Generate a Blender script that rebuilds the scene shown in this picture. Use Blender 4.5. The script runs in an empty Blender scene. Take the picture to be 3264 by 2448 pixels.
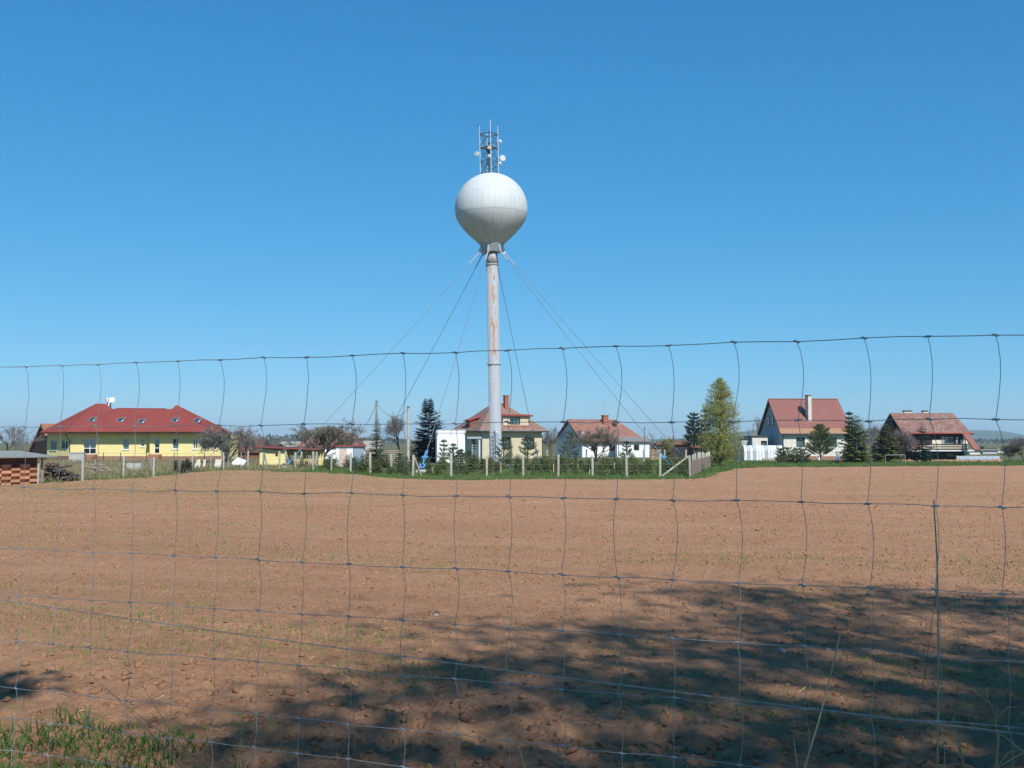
import bpy, math, random
import numpy as np
from mathutils import Vector, Matrix

# ------------------------------------------------------------------ camera, sky, sun, exposure
scene = bpy.context.scene
COL = scene.collection
FPX, CAMZ, HORIZON = 3300.0, 2.1, 1410.0           # focal length in photo pixels, eye height, horizon row
PITCH = math.atan((HORIZON - 1224.0) / FPX)
SUN_EL, SUN_AZ = math.radians(45.0), math.radians(22.0)   # azimuth: to the right of straight behind the viewer

cam_data = bpy.data.cameras.new('camera')
cam_data.sensor_width = 36.0
cam_data.lens = 36.0 * FPX / 3264.0
cam_data.clip_start = 0.05
cam_data.clip_end = 30000.0
cam = bpy.data.objects.new('camera', cam_data)
COL.objects.link(cam)
cam.location = (0, 0, CAMZ)
cam.rotation_euler = (math.pi / 2 + PITCH, 0, 0)
scene.camera = cam

world = bpy.data.worlds.new('World')
scene.world = world
world.use_nodes = True
wn = world.node_tree.nodes
wl = world.node_tree.links
for n in list(wn): wn.remove(n)
w_out = wn.new('ShaderNodeOutputWorld')
w_bg = wn.new('ShaderNodeBackground')
w_sky = wn.new('ShaderNodeTexSky')
w_sky.sky_type = 'NISHITA'
w_sky.sun_disc = False
w_sky.sun_elevation = SUN_EL
w_sky.sun_rotation = math.pi - SUN_AZ
w_sky.altitude = 400.0
w_sky.air_density = 1.0
w_sky.dust_density = 0.0
w_sky.ozone_density = 6.0
# camera-like tone response of the clear sky, per channel
w_bg.inputs['Strength'].default_value = 0.12
w_sep = wn.new('ShaderNodeSeparateColor'); w_com = wn.new('ShaderNodeCombineColor')
wl.new(w_sky.outputs[0], w_sep.inputs[0])
for i, (g_, k_) in enumerate(((1.20, 0.83), (0.70, 0.475), (0.60, 0.595))):
    m1 = wn.new('ShaderNodeMath'); m1.operation = 'MULTIPLY'; m1.inputs[1].default_value = 0.03
    m2 = wn.new('ShaderNodeMath'); m2.operation = 'POWER'; m2.inputs[1].default_value = g_
    m3 = wn.new('ShaderNodeMath'); m3.operation = 'MULTIPLY'; m3.inputs[1].default_value = math.exp(k_) / 0.12
    wl.new(w_sep.outputs[i], m1.inputs[0]); wl.new(m1.outputs[0], m2.inputs[0]); wl.new(m2.outputs[0], m3.inputs[0]); wl.new(m3.outputs[0], w_com.inputs[i])
wl.new(w_com.outputs[0], w_bg.inputs['Color'])
wl.new(w_bg.outputs[0], w_out.inputs['Surface'])

SUN_DIR = Vector((math.sin(SUN_AZ) * math.cos(SUN_EL), -math.cos(SUN_AZ) * math.cos(SUN_EL), math.sin(SUN_EL)))
sun_data = bpy.data.lights.new('sun', 'SUN')
sun_data.energy = 5.0
sun_data.angle = math.radians(0.53)
sun_data.color = (1.0, 0.98, 0.94)
sun = bpy.data.objects.new('sun', sun_data)
COL.objects.link(sun)
sun.location = SUN_DIR * 80
sun.rotation_euler = (-SUN_DIR).to_track_quat('-Z', 'Y').to_euler()

scene.view_settings.view_transform = 'Standard'
scene.view_settings.look = 'None'
scene.view_settings.gamma = 1.0
scene.view_settings.use_curve_mapping = False
scene.view_settings.exposure = 0.18
try:
    scene.cycles.volume_bounces = 1
    scene.cycles.max_bounces = 8
    scene.cycles.transparent_max_bounces = 12
except Exception:
    pass

# ------------------------------------------------------------------ pixel helpers (a pixel gives a direction; the depth comes from the ground or the thing)
_cp, _sp = math.cos(PITCH), math.sin(PITCH)
def ray(px, py):
    u, v = (px - 1632.0) / FPX, (1224.0 - py) / FPX
    return Vector((u, _cp - v * _sp, _sp + v * _cp))
def W(px, py, d):
    r = ray(px, py)
    t = d / r.y
    return Vector((r.x * t, d, CAMZ + r.z * t))
def G(px, py, z=0.0):
    r = ray(px, py)
    t = (z - CAMZ) / r.z
    return Vector((r.x * t, r.y * t, z))
K = 2.765
def XR(px, d): return (px - 1632.0) / FPX * d * 1.0016
def A1(x, y): return (x / K, 1200 + y / K)
def A2(x, y): return (700 + x / K, 1200 + y / K)
def A3(x, y): return (1300 + x / K, 1200 + y / K)
def A4(x, y): return (1900 + x / K, 1200 + y / K)
def A5(x, y): return (2464 + x / K, 1200 + y / K)
def depth_of(py): return FPX * CAMZ / (py - HORIZON)      # distance of flat ground seen at row py

# ------------------------------------------------------------------ materials
MATS = {}
def nodes_of(name):
    m = bpy.data.materials.new(name)
    m.use_nodes = True
    nt = m.node_tree
    b = nt.nodes.get('Principled BSDF')
    return m, nt, b
def mat(name, c1, c2=None, scale=3.0, rough=0.8, bump=0.0, bscale=30.0, metal=0.0, spec=0.3, detail=6.0, stretch=None, rand=0.0, bdist=0.02, lo=0.35, hi=0.65):
    if name in MATS: return MATS[name]
    m, nt, b = nodes_of(name)
    N, L = nt.nodes, nt.links
    b.inputs['Roughness'].default_value = rough
    b.inputs['Metallic'].default_value = metal
    b.inputs['Specular IOR Level'].default_value = spec
    c2 = c2 or tuple(v * 0.8 for v in c1)
    tc = N.new('ShaderNodeTexCoord')
    vec = tc.outputs['Object']
    if stretch:
        mp = N.new('ShaderNodeMapping'); mp.inputs['Scale'].default_value = stretch
        L.new(vec, mp.inputs['Vector']); vec = mp.outputs[0]
    nz = N.new('ShaderNodeTexNoise'); nz.inputs['Scale'].default_value = scale; nz.inputs['Detail'].default_value = detail
    nz.inputs['Roughness'].default_value = 0.6
    L.new(vec, nz.inputs['Vector'])
    rp = N.new('ShaderNodeValToRGB')
    rp.color_ramp.elements[0].position = lo; rp.color_ramp.elements[0].color = (*c1, 1)
    rp.color_ramp.elements[1].position = hi; rp.color_ramp.elements[1].color = (*c2, 1)
    L.new(nz.outputs['Fac'], rp.inputs['Fac'])
    col = rp.outputs['Color']
    if rand:
        oi = N.new('ShaderNodeObjectInfo')
        mr = N.new('ShaderNodeMapRange'); mr.inputs['To Min'].default_value = 1 - rand; mr.inputs['To Max'].default_value = 1 + rand
        L.new(oi.outputs['Random'], mr.inputs['Value'])
        hs = N.new('ShaderNodeHueSaturation')
        L.new(mr.outputs[0], hs.inputs['Value']); L.new(col, hs.inputs['Color'])
        col = hs.outputs[0]
    L.new(col, b.inputs['Base Color'])
    if bump:
        n2 = N.new('ShaderNodeTexNoise'); n2.inputs['Scale'].default_value = bscale; n2.inputs['Detail'].default_value = 8
        L.new(vec, n2.inputs['Vector'])
        bp = N.new('ShaderNodeBump'); bp.inputs['Strength'].default_value = bump; bp.inputs['Distance'].default_value = bdist
        L.new(n2.outputs['Fac'], bp.inputs['Height']); L.new(bp.outputs[0], b.inputs['Normal'])
    MATS[name] = m
    return m
def leaf_mat(name, c1, c2, scale=1.5, trans=0.3, rand=0.15, c3=None):
    if name in MATS: return MATS[name]
    m, nt, b = nodes_of(name)
    N, L = nt.nodes, nt.links
    tc = N.new('ShaderNodeTexCoord')
    nz = N.new('ShaderNodeTexNoise'); nz.inputs['Scale'].default_value = scale; nz.inputs['Detail'].default_value = 5
    L.new(tc.outputs['Object'], nz.inputs['Vector'])
    rp = N.new('ShaderNodeValToRGB')
    e = rp.color_ramp.elements
    e[0].position = 0.32; e[0].color = (*c1, 1); e[1].position = 0.68; e[1].color = (*c2, 1)
    if c3:
        k = e.new(0.8); k.color = (*c3, 1)
    L.new(nz.outputs['Fac'], rp.inputs['Fac'])
    oi = N.new('ShaderNodeObjectInfo')
    mr = N.new('ShaderNodeMapRange'); mr.inputs['To Min'].default_value = 1 - rand; mr.inputs['To Max'].default_value = 1 + rand
    L.new(oi.outputs['Random'], mr.inputs['Value'])
    hs = N.new('ShaderNodeHueSaturation'); L.new(mr.outputs[0], hs.inputs['Value']); L.new(rp.outputs[0], hs.inputs['Color'])
    L.new(hs.outputs[0], b.inputs['Base Color'])
    b.inputs['Roughness'].default_value = 0.6
    b.inputs['Specular IOR Level'].default_value = 0.25
    tr = N.new('ShaderNodeBsdfTranslucent'); L.new(hs.outputs[0], tr.inputs['Color'])
    mx = N.new('ShaderNodeMixShader'); mx.inputs[0].default_value = trans
    out = N.get('Material Output')
    L.new(b.outputs[0], mx.inputs[1]); L.new(tr.outputs[0], mx.inputs[2]); L.new(mx.outputs[0], out.inputs['Surface'])
    MATS[name] = m
    return m
def glass_mat():
    if 'glass' in MATS: return MATS['glass']
    m, nt, b = nodes_of('glass')
    N, L = nt.nodes, nt.links
    t = N.new('ShaderNodeBsdfTransparent'); t.inputs['Color'].default_value = (0.72, 0.78, 0.8, 1)
    g = N.new('ShaderNodeBsdfGlossy'); g.inputs['Roughness'].default_value = 0.03
    mx = N.new('ShaderNodeMixShader'); mx.inputs[0].default_value = 0.12
    L.new(t.outputs[0], mx.inputs[1]); L.new(g.outputs[0], mx.inputs[2])
    L.new(mx.outputs[0], N.get('Material Output').inputs['Surface'])
    MATS['glass'] = m
    return m

# ------------------------------------------------------------------ object helpers
def link(o, parent=None):
    COL.objects.link(o)
    if parent is not None: o.parent = parent
    return o
def props(o, label=None, cat=None, group=None, kind=None):
    if label: o['label'] = label
    if cat: o['category'] = cat
    if group: o['group'] = group
    if kind: o['kind'] = kind
    return o
def thing(name, label, cat, loc=(0, 0, 0), rz=0.0, group=None):
    o = bpy.data.objects.new(name, None)
    o.empty_display_size = 0.2
    link(o)
    o.location = loc; o.rotation_euler = (0, 0, rz)
    return props(o, label, cat, group)

class MB:
    def __init__(s): s.v = []; s.f = []
    def add(s, vs, fs):
        k = len(s.v); s.v.extend([tuple(p) for p in vs]); s.f.extend([tuple(i + k for i in f) for f in fs]); return s
    def box(s, x0, x1, y0, y1, z0, z1):
        return s.add([(x0, y0, z0), (x1, y0, z0), (x1, y1, z0), (x0, y1, z0), (x0, y0, z1), (x1, y0, z1), (x1, y1, z1), (x0, y1, z1)],
                     [(0, 3, 2, 1), (4, 5, 6, 7), (0, 1, 5, 4), (1, 2, 6, 5), (2, 3, 7, 6), (3, 0, 4, 7)])
    def bar(s, p0, p1, w, h=None):                   # square bar between two points
        return s.tube([p0, p1], [w, w], 4) if h is None else s.tube([p0, p1], [w, h], 4)
    def tube(s, pts, rad, n=6, cap=True):
        pts = [Vector(p) for p in pts]
        k = len(s.v); m = len(pts)
        for i, p in enumerate(pts):
            d = (pts[min(i + 1, m - 1)] - pts[max(i - 1, 0)])
            d = d.normalized() if d.length > 1e-9 else Vector((0, 0, 1))
            a = Vector((0, 0, 1)) if abs(d.z) < 0.9 else Vector((1, 0, 0))
            u = d.cross(a).normalized(); w = d.cross(u)
            r = rad[i] if hasattr(rad, '__len__') else rad
            for j in range(n):
                t = 2 * math.pi * (j + 0.5) / n
                q = p + (u * math.cos(t) + w * math.sin(t)) * r
                s.v.append((q.x, q.y, q.z))
        for i in range(m - 1):
            for j in range(n):
                a, b = k + i * n + j, k + i * n + (j + 1) % n
                s.f.append((a, b, b + n, a + n))
        if cap:
            s.f.append(tuple(k + j for j in range(n))[::-1]); s.f.append(tuple(k + (m - 1) * n + j for j in range(n)))
        return s
    def lathe(s, prof, n=24, cx=0, cy=0):             # prof: (r, z) from the bottom up
        k = len(s.v)
        for r, z in prof:
            for j in range(n):
                t = 2 * math.pi * j / n
                s.v.append((cx + r * math.cos(t), cy + r * math.sin(t), z))
        for i in range(len(prof) - 1):
            for j in range(n):
                a, b = k + i * n + j, k + i * n + (j + 1) % n
                s.f.append((a, b, b + n, a + n))
        s.f.append(tuple(k + j for j in range(n))[::-1]); s.f.append(tuple(k + (len(prof) - 1) * n + j for j in range(n)))
        return s
    def slab(s, quad, t):                             # polygon with thickness t downwards along its normal
        q = [Vector(p) for p in quad]
        nrm = (q[1] - q[0]).cross(q[2] - q[0]).normalized()
        if nrm.z < 0: nrm = -nrm; q = q[::-1]
        n = len(q)
        vs = q + [p - nrm * t for p in q]
        fs = [tuple(range(n)), tuple(range(2 * n - 1, n - 1, -1))]
        for i in range(n):
            j = (i + 1) % n
            fs.append((i, i + n, j + n, j))
        return s.add(vs, fs)
    def prism(s, poly, z0, z1):                       # vertical prism over a ccw polygon
        n = len(poly)
        vs = [(x, y, z0) for x, y in poly] + [(x, y, z1) for x, y in poly]
        fs = [tuple(range(n))[::-1], tuple(range(n, 2 * n))] + [(i, (i + 1) % n, (i + 1) % n + n, i + n) for i in range(n)]
        return s.add(vs, fs)
    def mesh(s, name, m=None, smooth=False):
        me = bpy.data.meshes.new(name)
        me.from_pydata(s.v, [], s.f)
        if m: me.materials.append(m)
        if smooth: me.polygons.foreach_set('use_smooth', [True] * len(me.polygons))
        me.update()
        return me
    def build(s, name, m, parent=None, smooth=False, loc=None, rz=0.0):
        o = bpy.data.objects.new(name, s.mesh(name, m, smooth))
        link(o, parent)
        if loc is not None: o.location = loc
        if rz: o.rotation_euler = (0, 0, rz)
        return o
def box(name, m, parent, *b): return MB().box(*b).build(name, m, parent)
def np_mesh(name, V, F, m=None, smooth=False):
    """V (n,3), F (k,3) or (k,4) arrays."""
    V = np.asarray(V, dtype=np.float32); F = np.asarray(F, dtype=np.int32)
    me = bpy.data.meshes.new(name)
    me.vertices.add(len(V)); me.vertices.foreach_set('co', V.ravel())
    k = F.shape[1]
    me.loops.add(F.size); me.loops.foreach_set('vertex_index', F.ravel())
    me.polygons.add(len(F)); me.polygons.foreach_set('loop_start', np.arange(0, F.size, k, dtype=np.int32))
    me.polygons.foreach_set('loop_total', np.full(len(F), k, dtype=np.int32))
    if smooth: me.polygons.foreach_set('use_smooth', np.ones(len(F), dtype=bool))
    if m: me.materials.append(m)
    me.update(calc_edges=True)
    me.validate()
    return me
def np_obj(name, V, F, m, parent=None, smooth=False):
    return link(bpy.data.objects.new(name, np_mesh(name, V, F, m, smooth)), parent)
def share(o, parent=None, loc=None, rot=None, scale=None):
    c = o.copy(); COL.objects.link(c); c.parent = parent
    if loc is not None: c.location = loc
    if rot is not None: c.rotation_euler = rot
    if scale is not None: c.scale = scale
    return c
def place(name, me, parent, loc=(0, 0, 0), rot=(0, 0, 0), scale=(1, 1, 1)):
    o = bpy.data.objects.new(name, me); link(o, parent)
    o.location = loc; o.rotation_euler = rot; o.scale = scale
    return o
# smooth value noise for numpy
def vnoise(x, y, seed=0):
    xi, yi = np.floor(x).astype(np.int64), np.floor(y).astype(np.int64)
    xf, yf = x - xi, y - yi
    u, v = xf * xf * (3 - 2 * xf), yf * yf * (3 - 2 * yf)
    def h(a, b):
        n = (a * 374761393 + b * 668265263 + seed * 982451653) & 0x7fffffff
        n = ((n ^ (n >> 13)) * 1274126177) & 0x7fffffff
        return ((n ^ (n >> 16)) & 0xffff) / 65535.0
    return (h(xi, yi) * (1 - u) + h(xi + 1, yi) * u) * (1 - v) + (h(xi, yi + 1) * (1 - u) + h(xi + 1, yi + 1) * u) * v
# ------------------------------------------------------------------ the setting: ground, field, hills
rng = np.random.default_rng(7)
random.seed(11)
FL, FR = Vector((-1.709, 3.455)), Vector((1.177, 2.383))       # the near mesh fence on plan
FDIR = (FR - FL).normalized()
FNRM = Vector((-FDIR.y, FDIR.x))
def fence_n(x, y): return (x - FL.x) * FNRM.x + (y - FL.y) * FNRM.y
def smooth(a, b, x):
    t = np.clip((x - a) / (b - a), 0, 1); return t * t * (3 - 2 * t)
def ground_z(x, y):
    return 0.72 * (1 - smooth(0.2, 2.7, fence_n(x, y))) * (1 - smooth(25, 60, np.abs(x)))

def axis(lo, hi, fine, near):
    out = [0.0]; s = fine
    while out[-1] < hi:
        out.append(out[-1] + s)
        if out[-1] > near: s *= 1.16
    neg = [0.0]; s = fine
    while neg[-1] > lo:
        neg.append(neg[-1] - s)
        if -neg[-1] > near: s *= 1.16
    return np.array(neg[:0:-1] + out)
gx, gy = axis(-7000, 7000, 0.4, 16), axis(-300, 7000, 0.4, 12)
X, Y = np.meshgrid(gx, gy)
Z = ground_z(X, Y)
V = np.stack([X, Y, Z], -1).reshape(-1, 3)
nx, ny = len(gx), len(gy)
I = np.arange(nx * ny).reshape(ny, nx)
F = np.stack([I[:-1, :-1], I[:-1, 1:], I[1:, 1:], I[1:, :-1]], -1).reshape(-1, 4)
m_ground = mat('meadow_ground', (0.075, 0.105, 0.032), (0.16, 0.125, 0.06), scale=0.35, rough=0.95, bump=0.6, bscale=6.0, bdist=0.1, detail=9)
ground = np_obj('ground', V, F, m_ground, smooth=True)
props(ground, 'grassy ground around the field and the houses', kind='structure')

# the ploughed field: plan outline from the photograph's field edge
edge_px = [(-420, 1572), (0, 1551), (145, 1543), (304, 1533), (463, 1525), (560, 1514), (615, 1509), (700, 1503), (770, 1500), (840, 1504), (917, 1507), (1007, 1508), (1152, 1516),
           (1242, 1527), (1315, 1531), (1496, 1533), (1662, 1532), (2023, 1531), (2207, 1530), (2247, 1527), (2280, 1511), (2334, 1498),
           (2406, 1492), (2696, 1490.5), (3006, 1487.5), (3264, 1486), (3800, 1484)]
EDGE = [tuple(G(*p)[:2]) for p in edge_px]
p0 = FL - FDIR * 60 + FNRM * 1.4
p1 = FL + FDIR * 60 + FNRM * 1.4
FIELD = [(p0.x, p0.y)] + [(EDGE[0][0] - 30, EDGE[0][1] - 6)] + EDGE + [(p1.x, p1.y)]
def inside(x, y, poly=FIELD):
    c = np.zeros(np.shape(x), bool)
    j = len(poly) - 1
    for i in range(len(poly)):
        xi, yi = poly[i]; xj, yj = poly[j]
        k = ((yi > y) != (yj > y)) & (x < (xj - xi) * (y - yi) / ((yj - yi) if yj != yi else 1e-9) + xi)
        c ^= k; j = i
    return c
def soil_h(x, y):
    n = fence_n(x, y)
    a = x * FDIR.x + y * FDIR.y                         # along the drill rows
    lump = 1.0 + 1.6 * np.exp(-((n - 4.2) / 1.5) ** 2)   # rough headland beside the fence
    h = 0.02 * lump * (vnoise(a * 2.6, n * 3.4, 1) - 0.5) + 0.026 * lump * (vnoise(x * 6.1, y * 6.1, 2) - 0.5)
    h += 0.028 * lump * (np.maximum(vnoise(x * 11.0, y * 11.0, 3), 0.5) - 0.5) + 0.016 * (vnoise(x * 23.0, y * 23.0, 4) - 0.5)
    h += 0.010 * np.sin(n * 2 * math.pi / 0.25) * vnoise(a * 0.5, n * 0.5, 5)
    h += 0.05 * (vnoise(x * 0.35, y * 0.35, 6) - 0.5) * smooth(5, 12, y)
    return ground_z(x, y) + 0.004 + np.maximum(0.055 + h, 0.0) * smooth(1.35, 2.6, n)
ys = 1.2 + np.geomspace(3.0, 97.0, 520) - 0.0
cs = np.linspace(-1, 1, 720)
Yg = np.repeat(ys[:, None], len(cs), 1)
Xg = cs[None, :] * (3.0 + 0.68 * Yg)
jit = rng.uniform(-0.3, 0.3, Xg.shape)
Xg = Xg + jit * (Xg[:, 1:2] - Xg[:, :1])
keep = inside(Xg, Yg)
Zg = soil_h(Xg, Yg)
I = np.arange(Xg.size).reshape(Xg.shape)
F = np.stack([I[:-1, :-1], I[:-1, 1:], I[1:, 1:], I[1:, :-1]], -1).reshape(-1, 4)
ok = keep.reshape(-1)[F].all(1)
F = F[ok]
used = np.unique(F); remap = np.full(Xg.size, -1); remap[used] = np.arange(len(used))
V = np.stack([Xg, Yg, Zg], -1).reshape(-1, 3)[used]
# soil material: dry reddish loam with paler crust and darker damp crumbs
m_soil, nt, b = nodes_of('ploughed_soil')
N, L = nt.nodes, nt.links
tc = N.new('ShaderNodeTexCoord')
def nz_node(scale, detail=8, rough=0.65):
    n = N.new('ShaderNodeTexNoise'); n.inputs['Scale'].default_value = scale; n.inputs['Detail'].default_value = detail; n.inputs['Roughness'].default_value = rough
    L.new(tc.outputs['Object'], n.inputs['Vector']); return n
def ramp(fac, a, b_, ca, cb):
    r = N.new('ShaderNodeValToRGB'); r.color_ramp.elements[0].position = a; r.color_ramp.elements[1].position = b_
    r.color_ramp.elements[0].color = (*ca, 1); r.color_ramp.elements[1].color = (*cb, 1); L.new(fac, r.inputs['Fac']); return r
r1 = ramp(nz_node(0.22, 10, 0.7).outputs[0], 0.35, 0.65, (0.415, 0.22, 0.124), (0.478, 0.27, 0.156))
r2 = ramp(nz_node(14, 10, 0.7).outputs[0], 0.3, 0.72, (0.72, 0.70, 0.68), (1.12, 1.12, 1.12))
mul = N.new('ShaderNodeMix'); mul.data_type = 'RGBA'; mul.blend_type = 'MULTIPLY'; mul.inputs[0].default_value = 1.0
L.new(r1.outputs[0], mul.inputs[6]); L.new(r2.outputs[0], mul.inputs[7])
mp_ = N.new('ShaderNodeMapping'); mp_.inputs['Rotation'].default_value = (0, 0, -math.atan2(FDIR.y, FDIR.x)); L.new(tc.outputs['Object'], mp_.inputs['Vector'])
mp2 = N.new('ShaderNodeMapping'); mp2.inputs['Scale'].default_value = (0.06, 1.6, 1.0); L.new(mp_.outputs[0], mp2.inputs['Vector'])
ns_ = N.new('ShaderNodeTexNoise'); ns_.inputs['Scale'].default_value = 1.0; ns_.inputs['Detail'].default_value = 6; L.new(mp2.outputs[0], ns_.inputs['Vector'])   # drill-row streaks
r3 = ramp(ns_.outputs[0], 0.34, 0.66, (0.93, 0.925, 0.92), (1.04, 1.04, 1.04))
mul2 = N.new('ShaderNodeMix'); mul2.data_type = 'RGBA'; mul2.blend_type = 'MULTIPLY'; mul2.inputs[0].default_value = 1.0
L.new(mul.outputs[2], mul2.inputs[6]); L.new(r3.outputs[0], mul2.inputs[7])
L.new(mul2.outputs[2], b.inputs['Base Color'])
b.inputs['Roughness'].default_value = 0.95; b.inputs['Specular IOR Level'].default_value = 0.1
bp = N.new('ShaderNodeBump'); bp.inputs['Strength'].default_value = 1.0; bp.inputs['Distance'].default_value = 0.05
L.new(nz_node(22, 12, 0.75).outputs[0], bp.inputs['Height']); L.new(bp.outputs[0], b.inputs['Normal'])
field = np_obj('field', V, remap[F], m_soil, smooth=True)
props(field, 'ploughed reddish brown field with sparse sprouts', kind='structure')

# crumbs and clods lying on the field
ico_v = np.array([(0, 0, 1), (.894, 0, .447), (.276, .851, .447), (-.724, .526, .447), (-.724, -.526, .447), (.276, -.851, .447),
                  (.724, .526, -.447), (-.276, .851, -.447), (-.894, 0, -.447), (-.276, -.851, -.447), (.724, -.526, -.447), (0, 0, -1)])
ico_f = np.array([(0, 1, 2), (0, 2, 3), (0, 3, 4), (0, 4, 5), (0, 5, 1), (1, 6, 2), (2, 7, 3), (3, 8, 4), (4, 9, 5), (5, 10, 1),
                  (6, 7, 2), (7, 8, 3), (8, 9, 4), (9, 10, 5), (10, 6, 1)])        # open underneath, where a lump sits in the soil
def scatter_in_field(n, y0, y1, power=1.0, spread=0.56):
    y = y0 * (y1 / y0) ** (rng.random(n) ** power)
    x = rng.uniform(-1, 1, n) * (2.5 + spread * y)
    k = inside(x, y)
    return x[k], y[k]
def lumps(x, y, size, sink=0.25, zfun=soil_h, flat=0.7):
    n = len(x)
    v = ico_v[None] * (1 + rng.uniform(-0.5, 0.45, (n, 12, 1)))
    v = v * size[:, None, None] * np.stack([rng.uniform(.8, 1.5, n), rng.uniform(.8, 1.3, n), rng.uniform(flat - .2, flat + .2, n)], -1)[:, None, :]
    a = rng.uniform(0, 6.28, n); c, s = np.cos(a)[:, None], np.sin(a)[:, None]
    vx = v[:, :, 0] * c - v[:, :, 1] * s; vy = v[:, :, 0] * s + v[:, :, 1] * c
    z = zfun(x, y)
    P = np.stack([vx + x[:, None], vy + y[:, None], v[:, :, 2] + (z + size * sink)[:, None]], -1).reshape(-1, 3)
    Fq = (ico_f[None] + (np.arange(n) * 12)[:, None, None]).reshape(-1, 3)
    return P, Fq
x, y = scatter_in_field(80000, 5.5, 60, 1.05)
patch = vnoise(x * 0.6, y * 0.9, 21) * 0.7 + vnoise(x * 2.3, y * 2.3, 22) * 0.5
k = patch > 0.12 + rng.random(len(x)) * 0.75
x, y = x[k], y[k]
size = 0.004 + 0.017 * rng.random(len(x)) ** 5.0 + 0.0012 * np.minimum(y, 30) * rng.random(len(x)) ** 2.2
head = np.exp(-((fence_n(x, y) - 4.4) / 1.3) ** 2)
size *= 1 + 0.9 * head * rng.random(len(x))
P, Fq = lumps(x, y, size)
clods = np_obj('soil_clods', P, Fq, m_soil)
props(clods, 'loose crumbs and clods of reddish soil on the field', 'soil', kind='stuff')
# pale stones that stand out, each a thing of its own
m_stone = mat('field_stone', (0.22, 0.2, 0.185), (0.3, 0.28, 0.26), scale=12, bump=0.4)
for (px, py, r, lab) in [(2492, 2094, 0.045, 'round grey stone lying in the tree shadow on the ploughed field'),
                         (2413, 1588, 0.05, 'pale stone alone on the sunlit middle of the field'),
                         (1389, 1976, 0.035, 'buff stone at the near edge of the tree shadow on the field')]:
    g = G(px, py)
    P, Fq = lumps(np.array([0.0]), np.array([0.0]), np.array([r]), sink=0.35, zfun=lambda a, b: a * 0)
    o = np_obj('stone', P, Fq, m_stone, smooth=True)
    o.location = (g.x, g.y, float(soil_h(np.array([g.x]), np.array([g.y]))[0]))
    props(o, lab, 'stone')

# blades: single-triangle grass leaves
def blades(x, y, z, h, w, lean=0.35):
    n = len(x)
    a = rng.uniform(0, 6.28, n); t = rng.uniform(0, 6.28, n)
    l = lean * h * rng.random(n)
    ca, sa = np.cos(a) * w / 2, np.sin(a) * w / 2
    b0 = np.stack([x - ca, y - sa, z - 0.01], -1); b1 = np.stack([x + ca, y + sa, z - 0.01], -1)
    m0 = np.stack([x - ca * .8 + np.cos(t) * l * .35, y - sa * .8 + np.sin(t) * l * .35, z + h * .6], -1)
    m1 = np.stack([x + ca * .8 + np.cos(t) * l * .35, y + sa * .8 + np.sin(t) * l * .35, z + h * .6], -1)
    tp = np.stack([x + np.cos(t) * l, y + np.sin(t) * l, z + h], -1)
    V = np.stack([b0, b1, m1, m0, tp], 1).reshape(-1, 3)
    k = (np.arange(n) * 5)[:, None]
    return V, np.concatenate([k + np.array([[0, 1, 2]]), k + np.array([[0, 2, 3]]), k + np.array([[3, 2, 4]])])
m_sprout = leaf_mat('sprout_green', (0.10, 0.19, 0.03), (0.2, 0.3, 0.06), scale=0.8, trans=0.4)
m_grass = leaf_mat('grass_green', (0.04, 0.10, 0.02), (0.085, 0.155, 0.035), scale=0.7, trans=0.35)
m_verge = leaf_mat('verge_green', (0.07, 0.13, 0.03), (0.13, 0.21, 0.05), scale=0.35, trans=0.35, c3=(0.26, 0.23, 0.11))
m_dry = leaf_mat('dry_grass', (0.38, 0.30, 0.17), (0.24, 0.2, 0.1), scale=0.4, trans=0.3, c3=(0.14, 0.18, 0.05))
m_straw = mat('straw', (0.36, 0.26, 0.14), (0.44, 0.34, 0.2), scale=20, rough=0.7)
# drilled rows of sprouting crop
x, y = scatter_in_field(120000, 6.0, 80, 0.8)
n = fence_n(x, y); a = x * FDIR.x + y * FDIR.y
row = np.round(n / 0.125) * 0.125 + rng.normal(0, 0.012, len(n))
x = x + FNRM.x * (row - n); y = y + FNRM.y * (row - n)
band = vnoise(a * 0.10, n * 0.9, 31) * 0.6 + vnoise(a * 0.7, n * 1.1, 32) * 0.5
strong = 1.3 * np.exp(-((n - 7.15) / 0.3) ** 2) * (a < -4.8) + 0.8 * np.exp(-((n - 7.6) / 0.5) ** 2) * (vnoise(a * 1.2, n, 33) > 0.55)
far = smooth(30, 50, y) * ((x < -4) & (y > 38)) * (0.35 + 0.75 * np.exp(-((x + 17) / 9.0) ** 2))
k = (band + strong * 0.8 + far + 0.06 * smooth(2.0, -4.0, x) * smooth(22.0, 9.0, y)) > (0.52 + 0.5 * rng.random(len(x)))
k &= inside(x, y)
x, y = x[k], y[k]
h = rng.uniform(0.018, 0.05, len(x)) * (1 + 0.5 * (rng.random(len(x)) > 0.93))
V, F = blades(x, y, soil_h(x, y), h * (1 + 0.003 * y), 0.006 + 0.00028 * y)
props(np_obj('crop_sprouts', V, F, m_sprout), 'thin green sprouts in drilled rows across the brown field', 'sprouts', kind='stuff')
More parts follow.
